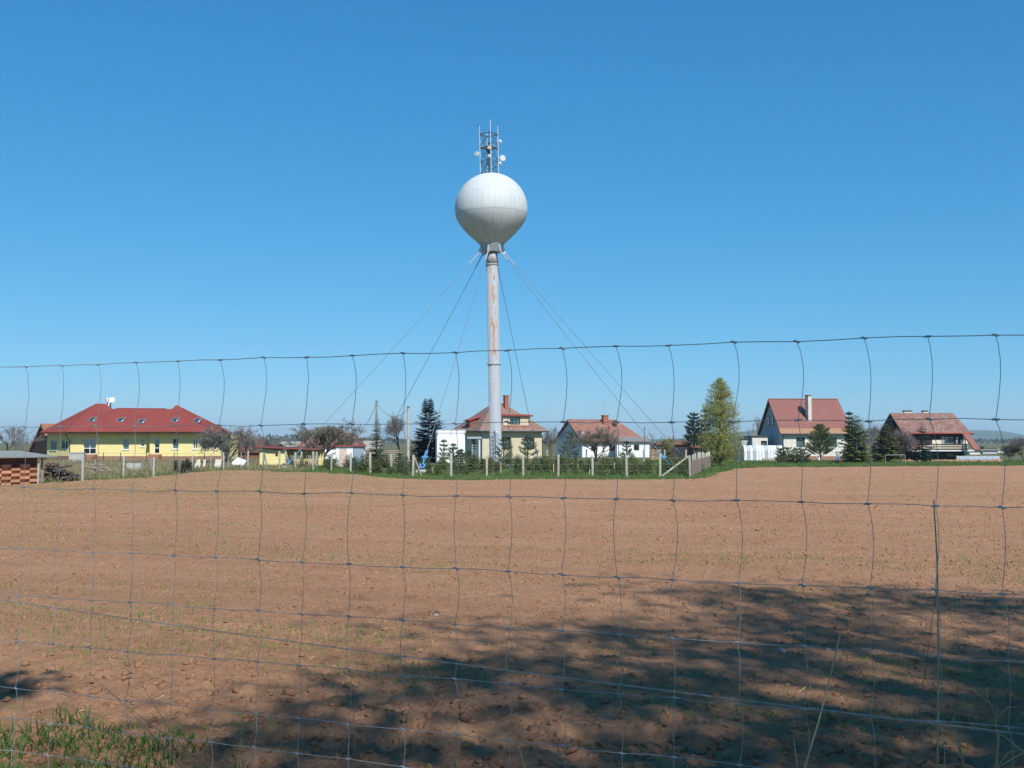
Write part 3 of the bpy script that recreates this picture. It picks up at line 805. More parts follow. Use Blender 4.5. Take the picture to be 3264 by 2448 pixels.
def roof_material(name, c1, c2, c3=None, scale=2.0, rows=5.0, lich=0.0):
    """Overlapping courses: a fine wave along the slope plus mottling."""
    if name in MATS: return MATS[name]
    m, nt, b = nodes_of(name)
    N, L = nt.nodes, nt.links
    tc = N.new('ShaderNodeTexCoord')
    n1 = N.new('ShaderNodeTexNoise'); n1.inputs['Scale'].default_value = scale; n1.inputs['Detail'].default_value = 8; L.new(tc.outputs['Object'], n1.inputs['Vector'])
    r = N.new('ShaderNodeValToRGB'); r.color_ramp.elements[0].position = 0.35; r.color_ramp.elements[1].position = 0.65
    r.color_ramp.elements[0].color = (*c1, 1); r.color_ramp.elements[1].color = (*c2, 1); L.new(n1.outputs[0], r.inputs['Fac'])
    col = r.outputs[0]
    if c3:
        v = N.new('ShaderNodeTexVoronoi'); v.inputs['Scale'].default_value = 8.0; L.new(tc.outputs['Object'], v.inputs['Vector'])
        n2 = N.new('ShaderNodeTexNoise'); n2.inputs['Scale'].default_value = 0.7; n2.inputs['Detail'].default_value = 3; L.new(tc.outputs['Object'], n2.inputs['Vector'])
        s = N.new('ShaderNodeSeparateColor'); L.new(v.outputs['Color'], s.inputs[0])
        ad = N.new('ShaderNodeMath'); ad.operation = 'ADD'; L.new(s.outputs[0], ad.inputs[0]); L.new(n2.outputs[0], ad.inputs[1])
        g = N.new('ShaderNodeMath'); g.operation = 'GREATER_THAN'; g.inputs[1].default_value = 1.5 - lich; L.new(ad.outputs[0], g.inputs[0])
        mx = N.new('ShaderNodeMix'); mx.data_type = 'RGBA'; mx.inputs[7].default_value = (*c3, 1); L.new(g.outputs[0], mx.inputs[0]); L.new(col, mx.inputs[6]); col = mx.outputs[2]
    L.new(col, b.inputs['Base Color'])
    w = N.new('ShaderNodeTexWave'); w.bands_direction = 'Z'; w.inputs['Scale'].default_value = rows; w.wave_profile = 'SAW'; L.new(tc.outputs['Object'], w.inputs['Vector'])
    bp = N.new('ShaderNodeBump'); bp.inputs['Strength'].default_value = 0.5; bp.inputs['Distance'].default_value = 0.03; L.new(w.outputs[0], bp.inputs['Height']); L.new(bp.outputs[0], b.inputs['Normal'])
    b.inputs['Roughness'].default_value = 0.75; b.inputs['Specular IOR Level'].default_value = 0.25
    MATS[name] = m
    return m

# ------------------------------------------------------------------ yellow bungalow
DY = 124.0
OX = XR(1200 / K, DY)
def lx(x, y=0.0): return XR(x / K, DY + y) - OX
def yz(y, dy=0.0): return ZR(y, DY + dy)
yh = thing('house', 'long yellow bungalow with dark red hipped roof and five roof windows', 'house', (OX, DY, 0))
m_yellow = mat('yellow_render', (0.72, 0.61, 0.26), (0.76, 0.65, 0.30), scale=1.5, rough=0.9, bump=0.15, bscale=40)
m_plinth = mat('brown_plinth', (0.26, 0.14, 0.09), (0.32, 0.19, 0.13), scale=4, rough=0.9)
m_redroof = roof_material('red_roof_sheet', (0.21, 0.043, 0.034), (0.245, 0.052, 0.04), scale=0.8, rows=4)
m_soffit = mat('brown_soffit', (0.09, 0.05, 0.035), (0.12, 0.07, 0.05))
ze = yz(487, -1.1)
wt = ze - 0.17
zp = 0.46
# walls: canted porch side, front left, return, front wing, canted right, back
a0 = (lx(430, 5.0), 5.0); a1 = (lx(632, 1.0), 1.0); a2 = (lx(1330, 1.0), 1.0); a3 = (lx(1330, 0.0), 0.0); a4 = (lx(1765, 0.0), 0.0); a5 = (lx(1955, 2.6), 2.6); a6 = (a5[0], 11.0); a7 = (a0[0], 11.0)
P1 = Plan(a0, a1)
hw = (P1.L * 0.12, P1.L * 0.42, yz(650, 4), yz(560, 4)); hw2 = (P1.L * 0.6, P1.L * 0.9, yz(640, 3), yz(560, 3))
wall(yh, a0, a1, 0, wt, m_yellow, [hw, hw2])
window(yh, P1, *hw[:2], *hw[2:], m_white_frame, sill=m_white_frame, mull=(0.5,), curtain=(0.05, .95, .1, .8))
window(yh, P1, *hw2[:2], *hw2[2:], m_white_frame, mull=(0.5,))
P2 = Plan(a1, a2)
def hole(P, x0, x1, y0, y1, dy): return (lx(x0, dy) - P.p0.x, lx(x1, dy) - P.p0.x, yz(y1, dy), yz(y0, dy))
h1 = hole(P2, 745, 860, 545, 685, 1.0); h2 = hole(P2, 1090, 1150, 545, 645, 1.0); h3 = hole(P2, 1252, 1282, 550, 620, 1.0)
wall(yh, a1, a2, 0, wt, m_yellow, [h1, h2, h3])
window(yh, P2, *h1, m_white_frame, mull=(0.5,), tran=(0.37,), curtain=(0.04, .96, .4, .98), name='french_window')
window(yh, P2, *h2, m_white_frame, tran=(), curtain=(0.05, .95, .05, .55), sill=m_white_frame)
window(yh, P2, *h3, m_white_frame, curtain=(0.1, .9, .05, .5), sill=m_white_frame)
wall(yh, a2, a3, 0, wt, m_yellow) if False else wall(yh, (a3[0], 1.3), (a3[0], 0.001), 0, wt, m_yellow)
P3 = Plan(a3, a4)
h4 = hole(P3, 1368, 1418, 545, 680, 0); h5 = hole(P3, 1528, 1585, 545, 640, 0); h6 = hole(P3, 1708, 1752, 548, 640, 0)
wall(yh, a3, a4, 0, wt, m_yellow, [h4, h5, h6])
window(yh, P3, *h4, m_white_frame, tran=(0.37,), name='terrace_door')
window(yh, P3, *h5, m_white_frame, curtain=(0.05, .95, .05, .5), sill=m_white_frame)
window(yh, P3, *h6, m_white_frame, mull=(0.5,), curtain=(0.05, .95, .05, .6), sill=m_white_frame)
P4 = Plan(a4, a5)
h7 = (P4.L * 0.22, P4.L * 0.5, yz(640, 1), yz(545, 1)); h8 = (P4.L * 0.68, P4.L * 0.84, yz(645, 2), yz(560, 2))
wall(yh, a4, a5, 0, wt, m_yellow, [h7, h8])
window(yh, P4, *h7, m_white_frame, mull=(0.5,), curtain=(0.05, .95, .05, .6), sill=m_white_frame)
window(yh, P4, *h8, m_white_frame, sill=m_white_frame)
wall(yh, a5, a6, 0, wt, m_yellow); wall(yh, a6, a7, 0, wt, m_yellow); wall(yh, a7, a0, 0, wt, m_yellow)
# plinth strips a little proud of the walls
for (p, q) in ((a0, a1), (a1, a2), (a3, a4), (a4, a5)):
    P = Plan(p, q); MB().prism([P.at(-0.02, -0.05), P.at(P.L + 0.02, -0.05), P.at(P.L + 0.02, 0.02), P.at(-0.02, 0.02)], 0, zp).build('plinth', m_plinth, yh)
for x0, x1, dy in ((740, 875, 1.0), (1345, 1440, 0.0)):
    st = MB().box(lx(x0, dy), lx(x1, dy), dy - 1.2, dy - 0.06, 0, yz(686, dy)).build('terrace_step', mat('step_brick', (0.30, 0.13, 0.075), (0.36, 0.17, 0.1), scale=6), yh)
    box('tread', m_plinth, st, lx(x0, dy) + 0.1, lx(x1, dy) - 0.1, dy - 1.5, dy - 1.21, 0, yz(686, dy) * 0.5)
# roofs
roof = hip_roof(yh, [(lx(590, -0.2), -0.2, 0), (lx(1560, -0.2), -0.2, 1), (lx(1560, 12), 12.2, 1), (lx(395, 6), 12.2, 0), (lx(395, 5.4), 4.4, 0)], ze, [(lx(960, 5.5), 5.6, yz(285, 5.6)), (lx(1560, 5.6), 5.6, yz(287, 5.6))], m_redroof)
hip_roof(yh, [(lx(588, -0.21), -0.21, 0), (lx(1180, -0.21), -0.21, 1), (lx(1180, 12), 13.6, 1), (lx(392, 6), 13.6, 0), (lx(392, 5.4), 4.4, 0)], ze + 0.005, [(lx(850, 6.7), 6.75, yz(239, 6.75)), (lx(940, 6.7), 6.75, yz(241, 6.75))], m_redroof)
hip_roof(yh, [(lx(1306, -1.1), -1.1, 0), (lx(1830, -1.1), -1.1, 0), (lx(2045, 2.6), 2.6, 0), (lx(2045, 12), 12.3, 0), (lx(1306, 12), 12.3, 0)], ze + 0.011, [(lx(1558, 5.5), 5.5, yz(250, 5.5))], m_redroof)
# ridge tiles
rt = MB(); rt.tube([(lx(1030, 5.6), 5.6, yz(284, 5.6)), (lx(1470, 5.6), 5.6, yz(287, 5.6))], 0.09, 6)
rt.build('ridge_cap', m_redroof, roof)
gutter(yh, (lx(590, -0.3), -0.3, ze - 0.05), (lx(1306, -0.3), -0.3, ze - 0.05), m_brown_frame)
gutter(yh, (lx(1306, -1.2), -1.2, ze - 0.05), (lx(1830, -1.2), -1.2, ze - 0.05), m_brown_frame)
MB().tube([(lx(575, -0.2), -0.1, ze - 0.1), (lx(628, 0.9), 0.85, yz(570, .9)), (lx(628, 0.9), 0.85, 0.1)], 0.06, 6).build('downpipe', m_brown_frame, yh)
# roof windows lie on the slope
def skylight(xc, yc, w, h, y_eave, slope_):
    # find the depth on the front slope where the pixel row meets it
    dy = y_eave
    for _ in range(60):
        z = yz(yc, dy); zs = ze + (dy - y_eave) * slope_
        dy += (z - zs) * 0.5
    x = lx(xc, dy); z = ze + (dy - y_eave) * slope_
    al = math.atan(slope_)
    fr = MB().box(-w / 2, w / 2, -h / 2, -h / 2 + 0.09, 0, 0.1).box(-w / 2, w / 2, h / 2 - 0.09, h / 2, 0, 0.1).box(-w / 2, -w / 2 + 0.09, -h / 2 + 0.09, h / 2 - 0.09, 0, 0.1).box(w / 2 - 0.09, w / 2, -h / 2 + 0.09, h / 2 - 0.09, 0, 0.1)
    o = fr.build('roof_window', mat('grey_flashing', (0.16, 0.17, 0.18), (0.22, 0.23, 0.24), rough=0.5), yh, loc=(x, dy, z + 0.01))
    o.rotation_euler = (al, 0, 0)
    box('pane', mat('roof_glass', (0.03, 0.04, 0.055), (0.045, 0.055, 0.07), rough=0.08, spec=0.6), o, -w / 2 + 0.09, w / 2 - 0.09, -h / 2 + 0.09, h / 2 - 0.09, 0.03, 0.05)
    box('blind', m_curtain, o, w / 2 - 0.22, w / 2 - 0.1, -h / 2 + 0.12, h * 0.1, 0.052, 0.056)
sl1 = (yz(239, 6.75) - ze) / 6.96; sl2 = (yz(285, 5.6) - ze) / 5.8; sl3 = (yz(250, 5.5) - ze) / 6.6
for xc, yc, sl, ye in ((822, 385, sl1, -0.21), (1072, 388, sl2, -0.2), (1255, 400, sl2, -0.2), (1550, 388, sl3, -1.1), (1745, 393, sl3, -1.1)):
    skylight(xc, yc, 0.82, 1.15, ye, sl)
# chimney with a satellite dish
cz = yz(238, 6.75)
ch = chimney(yh, lx(960, 6.7), 6.8, cz - 0.8, cz + 0.35, 0.5, 0.45, m_white_frame, m_dark_steel)
MB().tube([(lx(942, 6), 6.3, cz + 0.2), (lx(942, 6), 6.3, cz + 0.75)], 0.12, 8).build('flue', m_dish, ch)
dd = MB(); c0 = Vector((lx(988, 6), 6.1, cz + 0.42)); dv = Vector((0.45, -0.85, 0.25)).normalized()
dd.tube([c0, c0 - dv * 0.06, c0 - dv * 0.13], [0.34, 0.29, 0.12], 18)
dob = dd.build('satellite_dish', m_dish, ch)
MB().tube([c0 - dv * 0.1, (lx(965, 6), 6.6, cz)], 0.035, 5).build('dish_arm', m_dark_steel, dob)
MB().tube([c0 - Vector((0, 0, 0.38)), c0 + dv * 0.45 - Vector((0, 0, 0.1))], 0.018, 5).build('feed_arm', m_dark_steel, dob)

# ------------------------------------------------------------------ general gabled house
def gable_house(name, label, loc, rz, Wd, D, ze, zr, wm, rm, front=(), left=(), right=(), ov=0.45, ovg=0.3, lm=None, hipr=0.0, t=0.18, cat='house', floor=0.0):
    h = thing(name, label, cat, loc, rz)
    pf = wall(h, (0, 0), (Wd, 0), floor, ze, wm, front)
    pr = wall(h, (Wd, 0.3), (Wd, D - 0.3), floor, ze, wm, right, gable=None if hipr else (D / 2 - 0.3, zr - 0.25 - (zr - ze) * 0.3 / (D / 2)))
    wall(h, (Wd, D), (0, D), floor, ze, wm)
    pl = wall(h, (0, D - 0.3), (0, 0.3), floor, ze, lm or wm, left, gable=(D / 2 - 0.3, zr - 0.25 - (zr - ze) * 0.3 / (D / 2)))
    s = (zr - ze) / (D / 2)
    e = ze - s * ov
    mb = MB()
    y0, y1, ym = -ov, D + ov, D / 2
    x0, x1 = -ovg, Wd + (ovg if not hipr else ov)
    xr = Wd + ovg - hipr
    mb.slab([(x0, y0, e), (x1, y0, e), (xr, ym, zr), (x0, ym, zr)], t)
    mb.slab([(x1, y1, e), (x0, y1, e), (x0, ym, zr), (xr, ym, zr)], t)
    if hipr: mb.slab([(x1, y0, e), (x1, y1, e), (xr, ym, zr)], t)
    r = mb.build('roof', rm, h)
    MB().tube([(x0, ym, zr + 0.01), (xr, ym, zr + 0.01)], 0.09, 6).build('ridge_cap', rm, r)
    gutter(h, (x0, y0 - 0.06, e - 0.06), (x1, y0 - 0.06, e - 0.06))
    return h, pf, pl, pr, s

# white roughcast house with tall red roof, right of the tower
DR = 125.0
cx = XR(A5(75, 0)[0], DR)
m_rough = mat('pale_roughcast', (0.55, 0.53, 0.46), (0.68, 0.66, 0.58), scale=1.6, rough=0.95, bump=0.4, bscale=25)
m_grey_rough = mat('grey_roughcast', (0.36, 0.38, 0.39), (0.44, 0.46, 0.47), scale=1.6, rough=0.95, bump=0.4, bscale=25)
m_shingle = roof_material('red_brown_shingle', (0.215, 0.088, 0.072), (0.26, 0.112, 0.092), scale=3.0, rows=7)
def fh(xa, xb, ya, yb): return (XR(A5(xa, 0)[0], DR) - cx, XR(A5(xb, 0)[0], DR) - cx, ZR(yb, DR), ZR(ya, DR))
w1, w2 = fh(197, 272, 537, 622), fh(470, 552, 537, 618)
zeR, zrR = ZR(497, DR), ZR(201, 130.5)
gl = [(3.2, 4.0, 1.1, 2.3)]
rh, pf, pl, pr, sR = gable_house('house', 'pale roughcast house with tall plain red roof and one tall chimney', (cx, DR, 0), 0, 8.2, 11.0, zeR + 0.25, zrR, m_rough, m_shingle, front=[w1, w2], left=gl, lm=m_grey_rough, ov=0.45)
window(rh, pf, *w1, m_green_frame, curtain=(0.04, .96, .04, .92), fw=0.1, set_in=0.06)
window(rh, pf, *w2, m_green_frame, mull=(0.45,), curtain=(0.5, .95, .04, .9), fw=0.1, set_in=0.06)
window(rh, pl, *gl[0], m_green_frame, fw=0.09)
# gable windows set on the triangular wall
for yy, z in ((6.3, 4.2), (4.3, 4.2)):
    o = MB().box(-0.45, 0.45, -0.05, 0.02, 0, 1.25).build('window', m_green_frame, rh, loc=(-0.02, yy, z), rz=-math.pi / 2)
    box('pane', mat('dull_glass', (0.05, 0.06, 0.07), (0.08, 0.09, 0.1), rough=0.1), o, -0.36, 0.36, -0.06, -0.045, 0.1, 1.15)
yc = 2.3
chimney(rh, XR(A4(1868, 0)[0], DR + yc) - cx, yc, zeR + yc * sR - 0.3, ZR(172, DR + yc), 0.42, 1.3, mat('whitewashed_brick', (0.5, 0.47, 0.4), (0.62, 0.59, 0.5), scale=7, bump=0.4), m_brick_ch)
es = MB(); e0 = zeR + 0.25 - sR * 0.47
es.slab([(-0.32, -0.5, e0 + 0.02), (8.52, -0.5, e0 + 0.02), (8.52, 0.35, e0 + 0.02 + 0.85 * sR), (-0.32, 0.35, e0 + 0.02 + 0.85 * sR)], 0.03)
es.build('eave_sheet', mat('rusty_sheet', (0.30, 0.16, 0.09), (0.36, 0.2, 0.12), scale=2, stretch=(6, 1, 1)), rh)
box('plinth', m_plinth, rh, -0.04, 8.24, -0.05, -0.002, 0, 0.45)
MB().tube([(0.08, -0.09, zeR), (0.08, -0.09, 0.1)], 0.05, 6).build('downpipe', m_green_frame, rh)
for xx in (0.3, 7.5): MB().tube([(xx, 5.5, zrR), (xx, 5.5, zrR + 1.1)], 0.02, 4).build('lightning_rod', m_galv, rh)
# flat-roofed annex by its gable
ax0, ax1 = XR(A4(1295, 0)[0], 127), XR(A4(1505, 0)[0], 127)
an = thing('annex', 'low flat-roofed pale annex between the greenhouse and the red-roofed house', 'annex', (ax0, 127, 0))
wA = ax1 - ax0
ha = (wA * 0.72, wA * 0.97, ZR(618, 127), ZR(567, 127))
zA = ZR(530, 127)
pa = wall(an, (wA * 0.36, 0), (wA, 0), 0, zA, m_rough, [(ha[0] - wA * .36, ha[1] - wA * .36, ha[2], ha[3])])
window(an, pa, ha[0] - wA * .36, ha[1] - wA * .36, ha[2], ha[3], m_brown_frame, curtain=(.1, .9, .1, .9))
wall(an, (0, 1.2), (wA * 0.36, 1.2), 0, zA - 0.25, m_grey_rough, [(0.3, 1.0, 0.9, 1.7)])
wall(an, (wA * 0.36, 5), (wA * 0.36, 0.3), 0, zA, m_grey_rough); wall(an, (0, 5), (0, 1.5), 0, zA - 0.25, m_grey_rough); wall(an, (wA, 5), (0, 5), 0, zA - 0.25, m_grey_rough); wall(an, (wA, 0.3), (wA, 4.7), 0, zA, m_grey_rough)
box('roof_slab', m_brown_frame, an, wA * 0.34, wA + 0.1, -0.15, 5.1, zA, zA + 0.1)
box('roof_slab', m_brown_frame, an, -0.15, wA * 0.34 - 0.01, 1.0, 5.1, zA - 0.25, zA - 0.16)

# chalet with low sweeping roof and balcony, far right
DA = 133.0
cx = XR(A5(1025, 0)[0], DA)
ah = thing('house', 'chalet with mottled sweeping roof, two chimneys and balcony at far right', 'house', (cx, DA, 0))
m_mott = roof_material('mottled_shingle', (0.19, 0.092, 0.075), (0.235, 0.12, 0.1), (0.29, 0.22, 0.17), scale=2, rows=7, lich=0.17)
m_plainr = roof_material('plain_shingle', (0.25, 0.095, 0.07), (0.29, 0.12, 0.09), scale=2, rows=7)
m_dkwood = mat('dark_stained_wood', (0.03, 0.022, 0.018), (0.05, 0.035, 0.028), scale=3, stretch=(1, 1, 6), rough=0.7)
m_cream = mat('cream_board', (0.62, 0.55, 0.42), (0.68, 0.62, 0.48), scale=3)
WA = XR(A5(1580, 0)[0], DA) - cx
zr_ = ZR(322, DA); sA = 0.61
def zro(y): return zr_ + y * sA                        # y is negative towards the viewer
up_ = MB(); up_.slab([(0, -4.2, zro(-4.2)), (WA + 0.35, -4.2, zro(-4.2)), (WA, 0, zr_), (0, 0, zr_)], 0.16)
rf = up_.build('roof', m_mott, ah)
MB().slab([(WA, 7.2, zr_ - 7.2 * sA), (0, 7.2, zr_ - 7.2 * sA), (0, 0, zr_), (WA, 0, zr_)], 0.16).build('roof', m_plainr, ah)
for a, b_ in ((0.0, 0.75), (WA - 0.75, WA)):
    MB().slab([(a, -7.6, zro(-7.6)), (b_, -7.6, zro(-7.6)), (b_, -4.21, zro(-4.21)), (a, -4.21, zro(-4.21))], 0.16).build('roof_wing', m_plainr, ah)
gutter(ah, (-0.1, -4.3, zro(-4.3) - 0.02), (WA + 0.7, -4.3, zro(-4.3) - 0.02), m_red_edge, 0.09)
MB().tube([(WA + 0.7, -4.3, zro(-4.3) - 0.05), (WA - 0.1, -3.7, zro(-4.3) - 0.5), (WA - 0.1, -3.7, 0)], 0.05, 6).build('downpipe', m_dark_steel, ah)
x0, x1 = 0.78, WA - 0.3
yb = -3.6
dA = DA + yb
zt_ = zro(-3.6) - 0.2
zs_ = ZR(650, dA - 1.2)
PB = Plan((x0, yb), (x1, yb))
def ch_(xa, xb, ya, yb_): return (XR(A5(xa, 0)[0], dA) - cx - x0, XR(A5(xb, 0)[0], dA) - cx - x0, max(ZR(yb_, dA), zs_ + 0.02), ZR(ya, dA))
hb1 = ch_(1500, 1598, 528, 612)
hb2 = ch_(1515, 1598, 668, 740); hb2 = (hb2[0], hb2[1], 0.25, zs_ - 0.3)
wall(ah, (x0, yb), (x1, yb), zs_, zt_, m_dkwood, [hb1])
wall(ah, (x0, yb + 0.02), (x1, yb + 0.02), 0, zs_ - 0.13, m_dkwood, [hb2])
window(ah, PB, *hb1, m_brown_frame, tran=(0.75,), curtain=(0.05, .95, .02, .95), fw=0.09)
window(ah, PB, *hb2, m_brown_frame, curtain=(0.05, .95, .02, .9), fw=0.09, name='lower_window')
for xa, xb in ((1390, 1475), (1640, 1703)):
    a, b_ = XR(A5(xa, 0)[0], dA) - cx, XR(A5(xb, 0)[0], dA) - cx
    box('cream_panel', m_cream, ah, a, b_, yb - 0.04, yb - 0.003, ZR(640, dA), ZR(557, dA))
for xa, xb in ((1470, 1498), (1600, 1622)):
    a, b_ = XR(A5(xa, 0)[0], dA) - cx, XR(A5(xb, 0)[0], dA) - cx
    box('shutter', mat('grey_shutter', (0.30, 0.27, 0.25), (0.36, 0.33, 0.3)), ah, a, b_, yb - 0.05, yb - 0.003, ZR(612, dA), ZR(530, dA))
sl = box('balcony_slab', m_white_frame, ah, x0, x1 + 0.75, yb - 1.3, yb - 0.004, zs_ - 0.12, zs_)
for k, yy in enumerate((598, 618, 638)):
    z = ZR(yy, dA - 1.2)
    box('railing_board', m_brown_frame, ah, x0, x1, yb - 1.28, yb - 1.22, z - 0.05, z + 0.05)
for k in range(6):
    xx = x0 + 0.1 + (x1 - x0 - 0.2) * k / 5
    box('railing_post', m_brown_frame, ah, xx - 0.04, xx + 0.04, yb - 1.19, yb - 1.11, zs_, ZR(592, dA - 1.2))
for k in range(4):
    z0 = zs_ + 0.06 + 0.17 * k
    box('balustrade_board', m_cream, ah, x0 + 0.1, x1 - 0.1, yb - 1.218, yb - 1.2, z0, z0 + 0.15)
wall(ah, (0.1, 6.9), (0.1, yb), 0, 1.6, m_dkwood); wall(ah, (WA - 0.1, yb + .3), (WA - 0.1, 6.9), 0, 1.6, m_dkwood); wall(ah, (WA, 7), (0, 7), 0, 1.5, m_dkwood)
MB().slab([(0.2, -4, zro(-4) - .3), (0.2, 4, zro(-4) - .3), (0.2, 0, zr_ - .2)], 0.1).build('gable_boarding', m_dkwood, ah) if False else None
gb = MB(); gb.add([(0.25, -3.0, 1.6), (0.25, 6.5, 1.6), (0.25, 0, zr_ - 0.25), (0.1, -3.0, 1.6), (0.1, 6.5, 1.6), (0.1, 0, zr_ - 0.25)], [(0, 1, 2), (5, 4, 3), (0, 2, 5, 3), (1, 4, 5, 2), (0, 3, 4, 1)]); gb.build('gable_boarding', m_dkwood, ah)
gb = MB(); gb.add([(WA - 0.25, -3.0, 1.6), (WA - 0.25, 6.5, 1.6), (WA - 0.25, 0, zr_ - 0.25), (WA - 0.1, -3.0, 1.6), (WA - 0.1, 6.5, 1.6), (WA - 0.1, 0, zr_ - 0.25)], [(0, 2, 1), (5, 3, 4), (0, 3, 5, 2), (1, 2, 5, 4), (0, 1, 4, 3)]); gb.build('gable_boarding', m_dkwood, ah)
m_pale = mat('pale_plaster', (0.6, 0.57, 0.48), (0.68, 0.65, 0.56), scale=3)
for xa, w in ((1186, 0.95), (1340, 0.55)):
    chimney(ah, XR(A5(xa, 0)[0], DA) - cx, 0.3, zr_ - 0.4, ZR(308, DA), w, 0.5, m_pale, m_dkwood)
for xx in (0.4, 4.0, WA - 0.4): MB().tube([(xx, 0, zr_), (xx, 0, zr_ + 0.9)], 0.018, 4).build('lightning_rod', m_galv, ah)

# old hipped house behind the tower
C = Vector((XR(A3(655, 0)[0], 131), 131, 0))
TH = math.radians(27)
th = thing('house', 'old cream house with hipped mottled roof and dormers directly behind the tower pipe', 'house', C, TH)
m_oldcream = mat('old_cream_plaster', (0.50, 0.43, 0.29), (0.58, 0.51, 0.36), scale=1.2, rough=0.95)
m_oldroof = roof_material('old_red_slate', (0.20, 0.115, 0.088), (0.26, 0.155, 0.115), (0.31, 0.25, 0.18), scale=2.5, rows=6, lich=0.1)
zeT = ZR(478, 131)
WT, DT = 8.6, 8.0
hf = [(6.0, 7.5, 1.2, 2.75), (2.7, 4.0, 1.2, 2.75)]
pT = wall(th, (0, 0), (WT, 0), 0, zeT - 0.16, m_oldcream, hf)
for h in hf: window(th, pT, *h, m_brown_frame, mull=(0.33, 0.66), curtain=(.1, .9, .1, .9))
plT = wall(th, (0, DT), (0, 0.3), 0, zeT - 0.16, m_oldcream, [(1.5, 2.8, 1.2, 2.75), (4.8, 6.1, 1.2, 2.75)])
window(th, plT, 1.5, 2.8, 1.2, 2.75, m_brown_frame, mull=(0.5,)); window(th, plT, 4.8, 6.1, 1.2, 2.75, m_brown_frame, mull=(0.5,))
wall(th, (WT, 0.3), (WT, DT - 0.3), 0, zeT - 0.16, m_oldcream); wall(th, (WT, DT), (0, DT), 0, zeT - 0.16, m_oldcream)
o_ = 0.7
zap = ZR(238, 136.5)
rT = hip_roof(th, [(-o_, -o_, 0), (WT + o_, -o_, 1), (WT + o_, DT + o_, 1), (-o_, DT + o_, 0)], zeT, [(3.4, DT / 2, zap), (5.0, DT / 2, zap)], m_oldroof)
gutter(th, (-o_, -o_ - 0.07, zeT - 0.05), (WT + o_, -o_ - 0.07, zeT - 0.05)); gutter(th, (-o_ - 0.07, DT + o_, zeT - 0.05), (-o_ - 0.07, -o_, zeT - 0.05))
MB().tube([(WT + o_, -o_, zeT - 0.1), (WT + 0.05, -0.08, zeT - 0.6), (WT + 0.05, -0.08, 0.1)], 0.055, 6).build('downpipe', m_brown_frame, th)
MB().tube([(-o_, -o_, zeT - 0.1), (-0.07, -0.08, zeT - 0.6), (-0.07, -0.08, 0.1)], 0.055, 6).build('downpipe', m_brown_frame, th)
# front dormer with flat red-edged roof
dz0, dz1 = ZR(432, 132.5), ZR(340, 132.5)
dx0, dx1, dyf = 3.1, 6.75, 0.25
PD = wall(th, (dx0, dyf), (dx1, dyf), dz0, dz1, m_oldcream, [(0.95, 2.45, dz0 + 0.1, dz1 - 0.25)], name='dormer_wall')
window(th, PD, 0.95, 2.45, dz0 + 0.1, dz1 - 0.25, m_green_frame, mull=(0.33, 0.66), curtain=(.04, .96, .05, .95), name='dormer_window')
wall(th, (dx0, 4.0), (dx0, dyf + .3), dz0, dz1, m_oldcream, name='dormer_wall'); wall(th, (dx1, dyf + .3), (dx1, 4.0), dz0, dz1, m_oldcream, name='dormer_wall')
box('dormer_apron', m_red_edge, th, dx0 - 0.1, dx1 + 0.1, dyf - 0.35, dyf - 0.01, dz0 - 0.22, dz0 - 0.1)
dr = MB(); dr.slab([(dx0 - 0.4, dyf - 0.4, dz1 + 0.06), (dx1 + 0.45, dyf - 0.4, dz1 + 0.06), (dx1 + 0.45, 3.9, dz1 + 0.3), (dx0 - 0.4, 3.9, dz1 + 0.3)], 0.14); dr.build('dormer_roof', m_red_edge, th)
# second dormer cheek to the right (set back), same flat roof
box('dormer_wall', m_oldcream, th, dx1 + 0.02, dx1 + 1.2, 2.0, 4.5, dz0, dz1 - 0.12)
box('dormer_roof', m_red_edge, th, dx1 + 0.46, dx1 + 1.6, 1.7, 4.7, dz1 - 0.11, dz1 + 0.02)
# side dormer on the left slope
zd0, zd1 = ZR(447, 134.5), ZR(385, 134.5)
wall(th, (-0.15, 4.6), (-0.15, 3.2), zd0 - 0.3, zd1, m_red_edge, [(0.25, 1.15, zd0, zd1 - 0.12)], name='side_dormer_wall')
PS = Plan((-0.15, 4.6), (-0.15, 3.2)); window(th, PS, 0.25, 1.15, zd0, zd1 - 0.12, m_brown_frame, name='dormer_window')
sd_ = MB(); sd_.slab([(-0.4, 4.85, zd1), (-0.4, 2.95, zd1), (2.1, 2.95, zd1 + 0.75), (2.1, 4.85, zd1 + 0.75)], 0.1); sd_.build('side_dormer_roof', m_red_edge, th)
box('dormer_cheek', m_red_edge, th, 0.16, 1.6, 3.2, 3.3, zd0 - 0.3, zd1 - 0.05); box('dormer_cheek', m_red_edge, th, 0.16, 1.6, 4.5, 4.6, zd0 - 0.3, zd1 - 0.05)
chimney(th, 5.0, 3.2, zap - 1.6, ZR(172, 135.5), 0.55, 0.55, m_brick_ch)

# white house with orange-red roof to the right of the tower
C = Vector((XR(A3(1535, 0)[0], 147), 147, 0))
zeW, zrW = ZR(552, 147), ZR(383, 150.5)
m_white = mat('white_plaster', (0.70, 0.70, 0.69), (0.76, 0.76, 0.75), scale=1.5, rough=0.9)
m_orange = roof_material('faded_orange_tile', (0.23, 0.105, 0.075), (0.28, 0.14, 0.10), (0.34, 0.24, 0.2), scale=2, rows=6, lich=-0.03)
wh, pf, pl, pr, sW = gable_house('house', 'white house with faded orange tile roof and brick chimney, hipped at one end', C, math.radians(25), 10.2, 8.0, zeW, zrW, m_white, m_orange,
                             front=[(4.4, 5.5, 0.9, 1.9), (1.4, 2.5, 0.9, 1.9)], left=[(2.8, 3.7, 2.9, 3.7)], ov=0.5, hipr=2.4, lm=mat('shaded_white_plaster', (0.6, 0.62, 0.63), (0.66, 0.67, 0.68)))
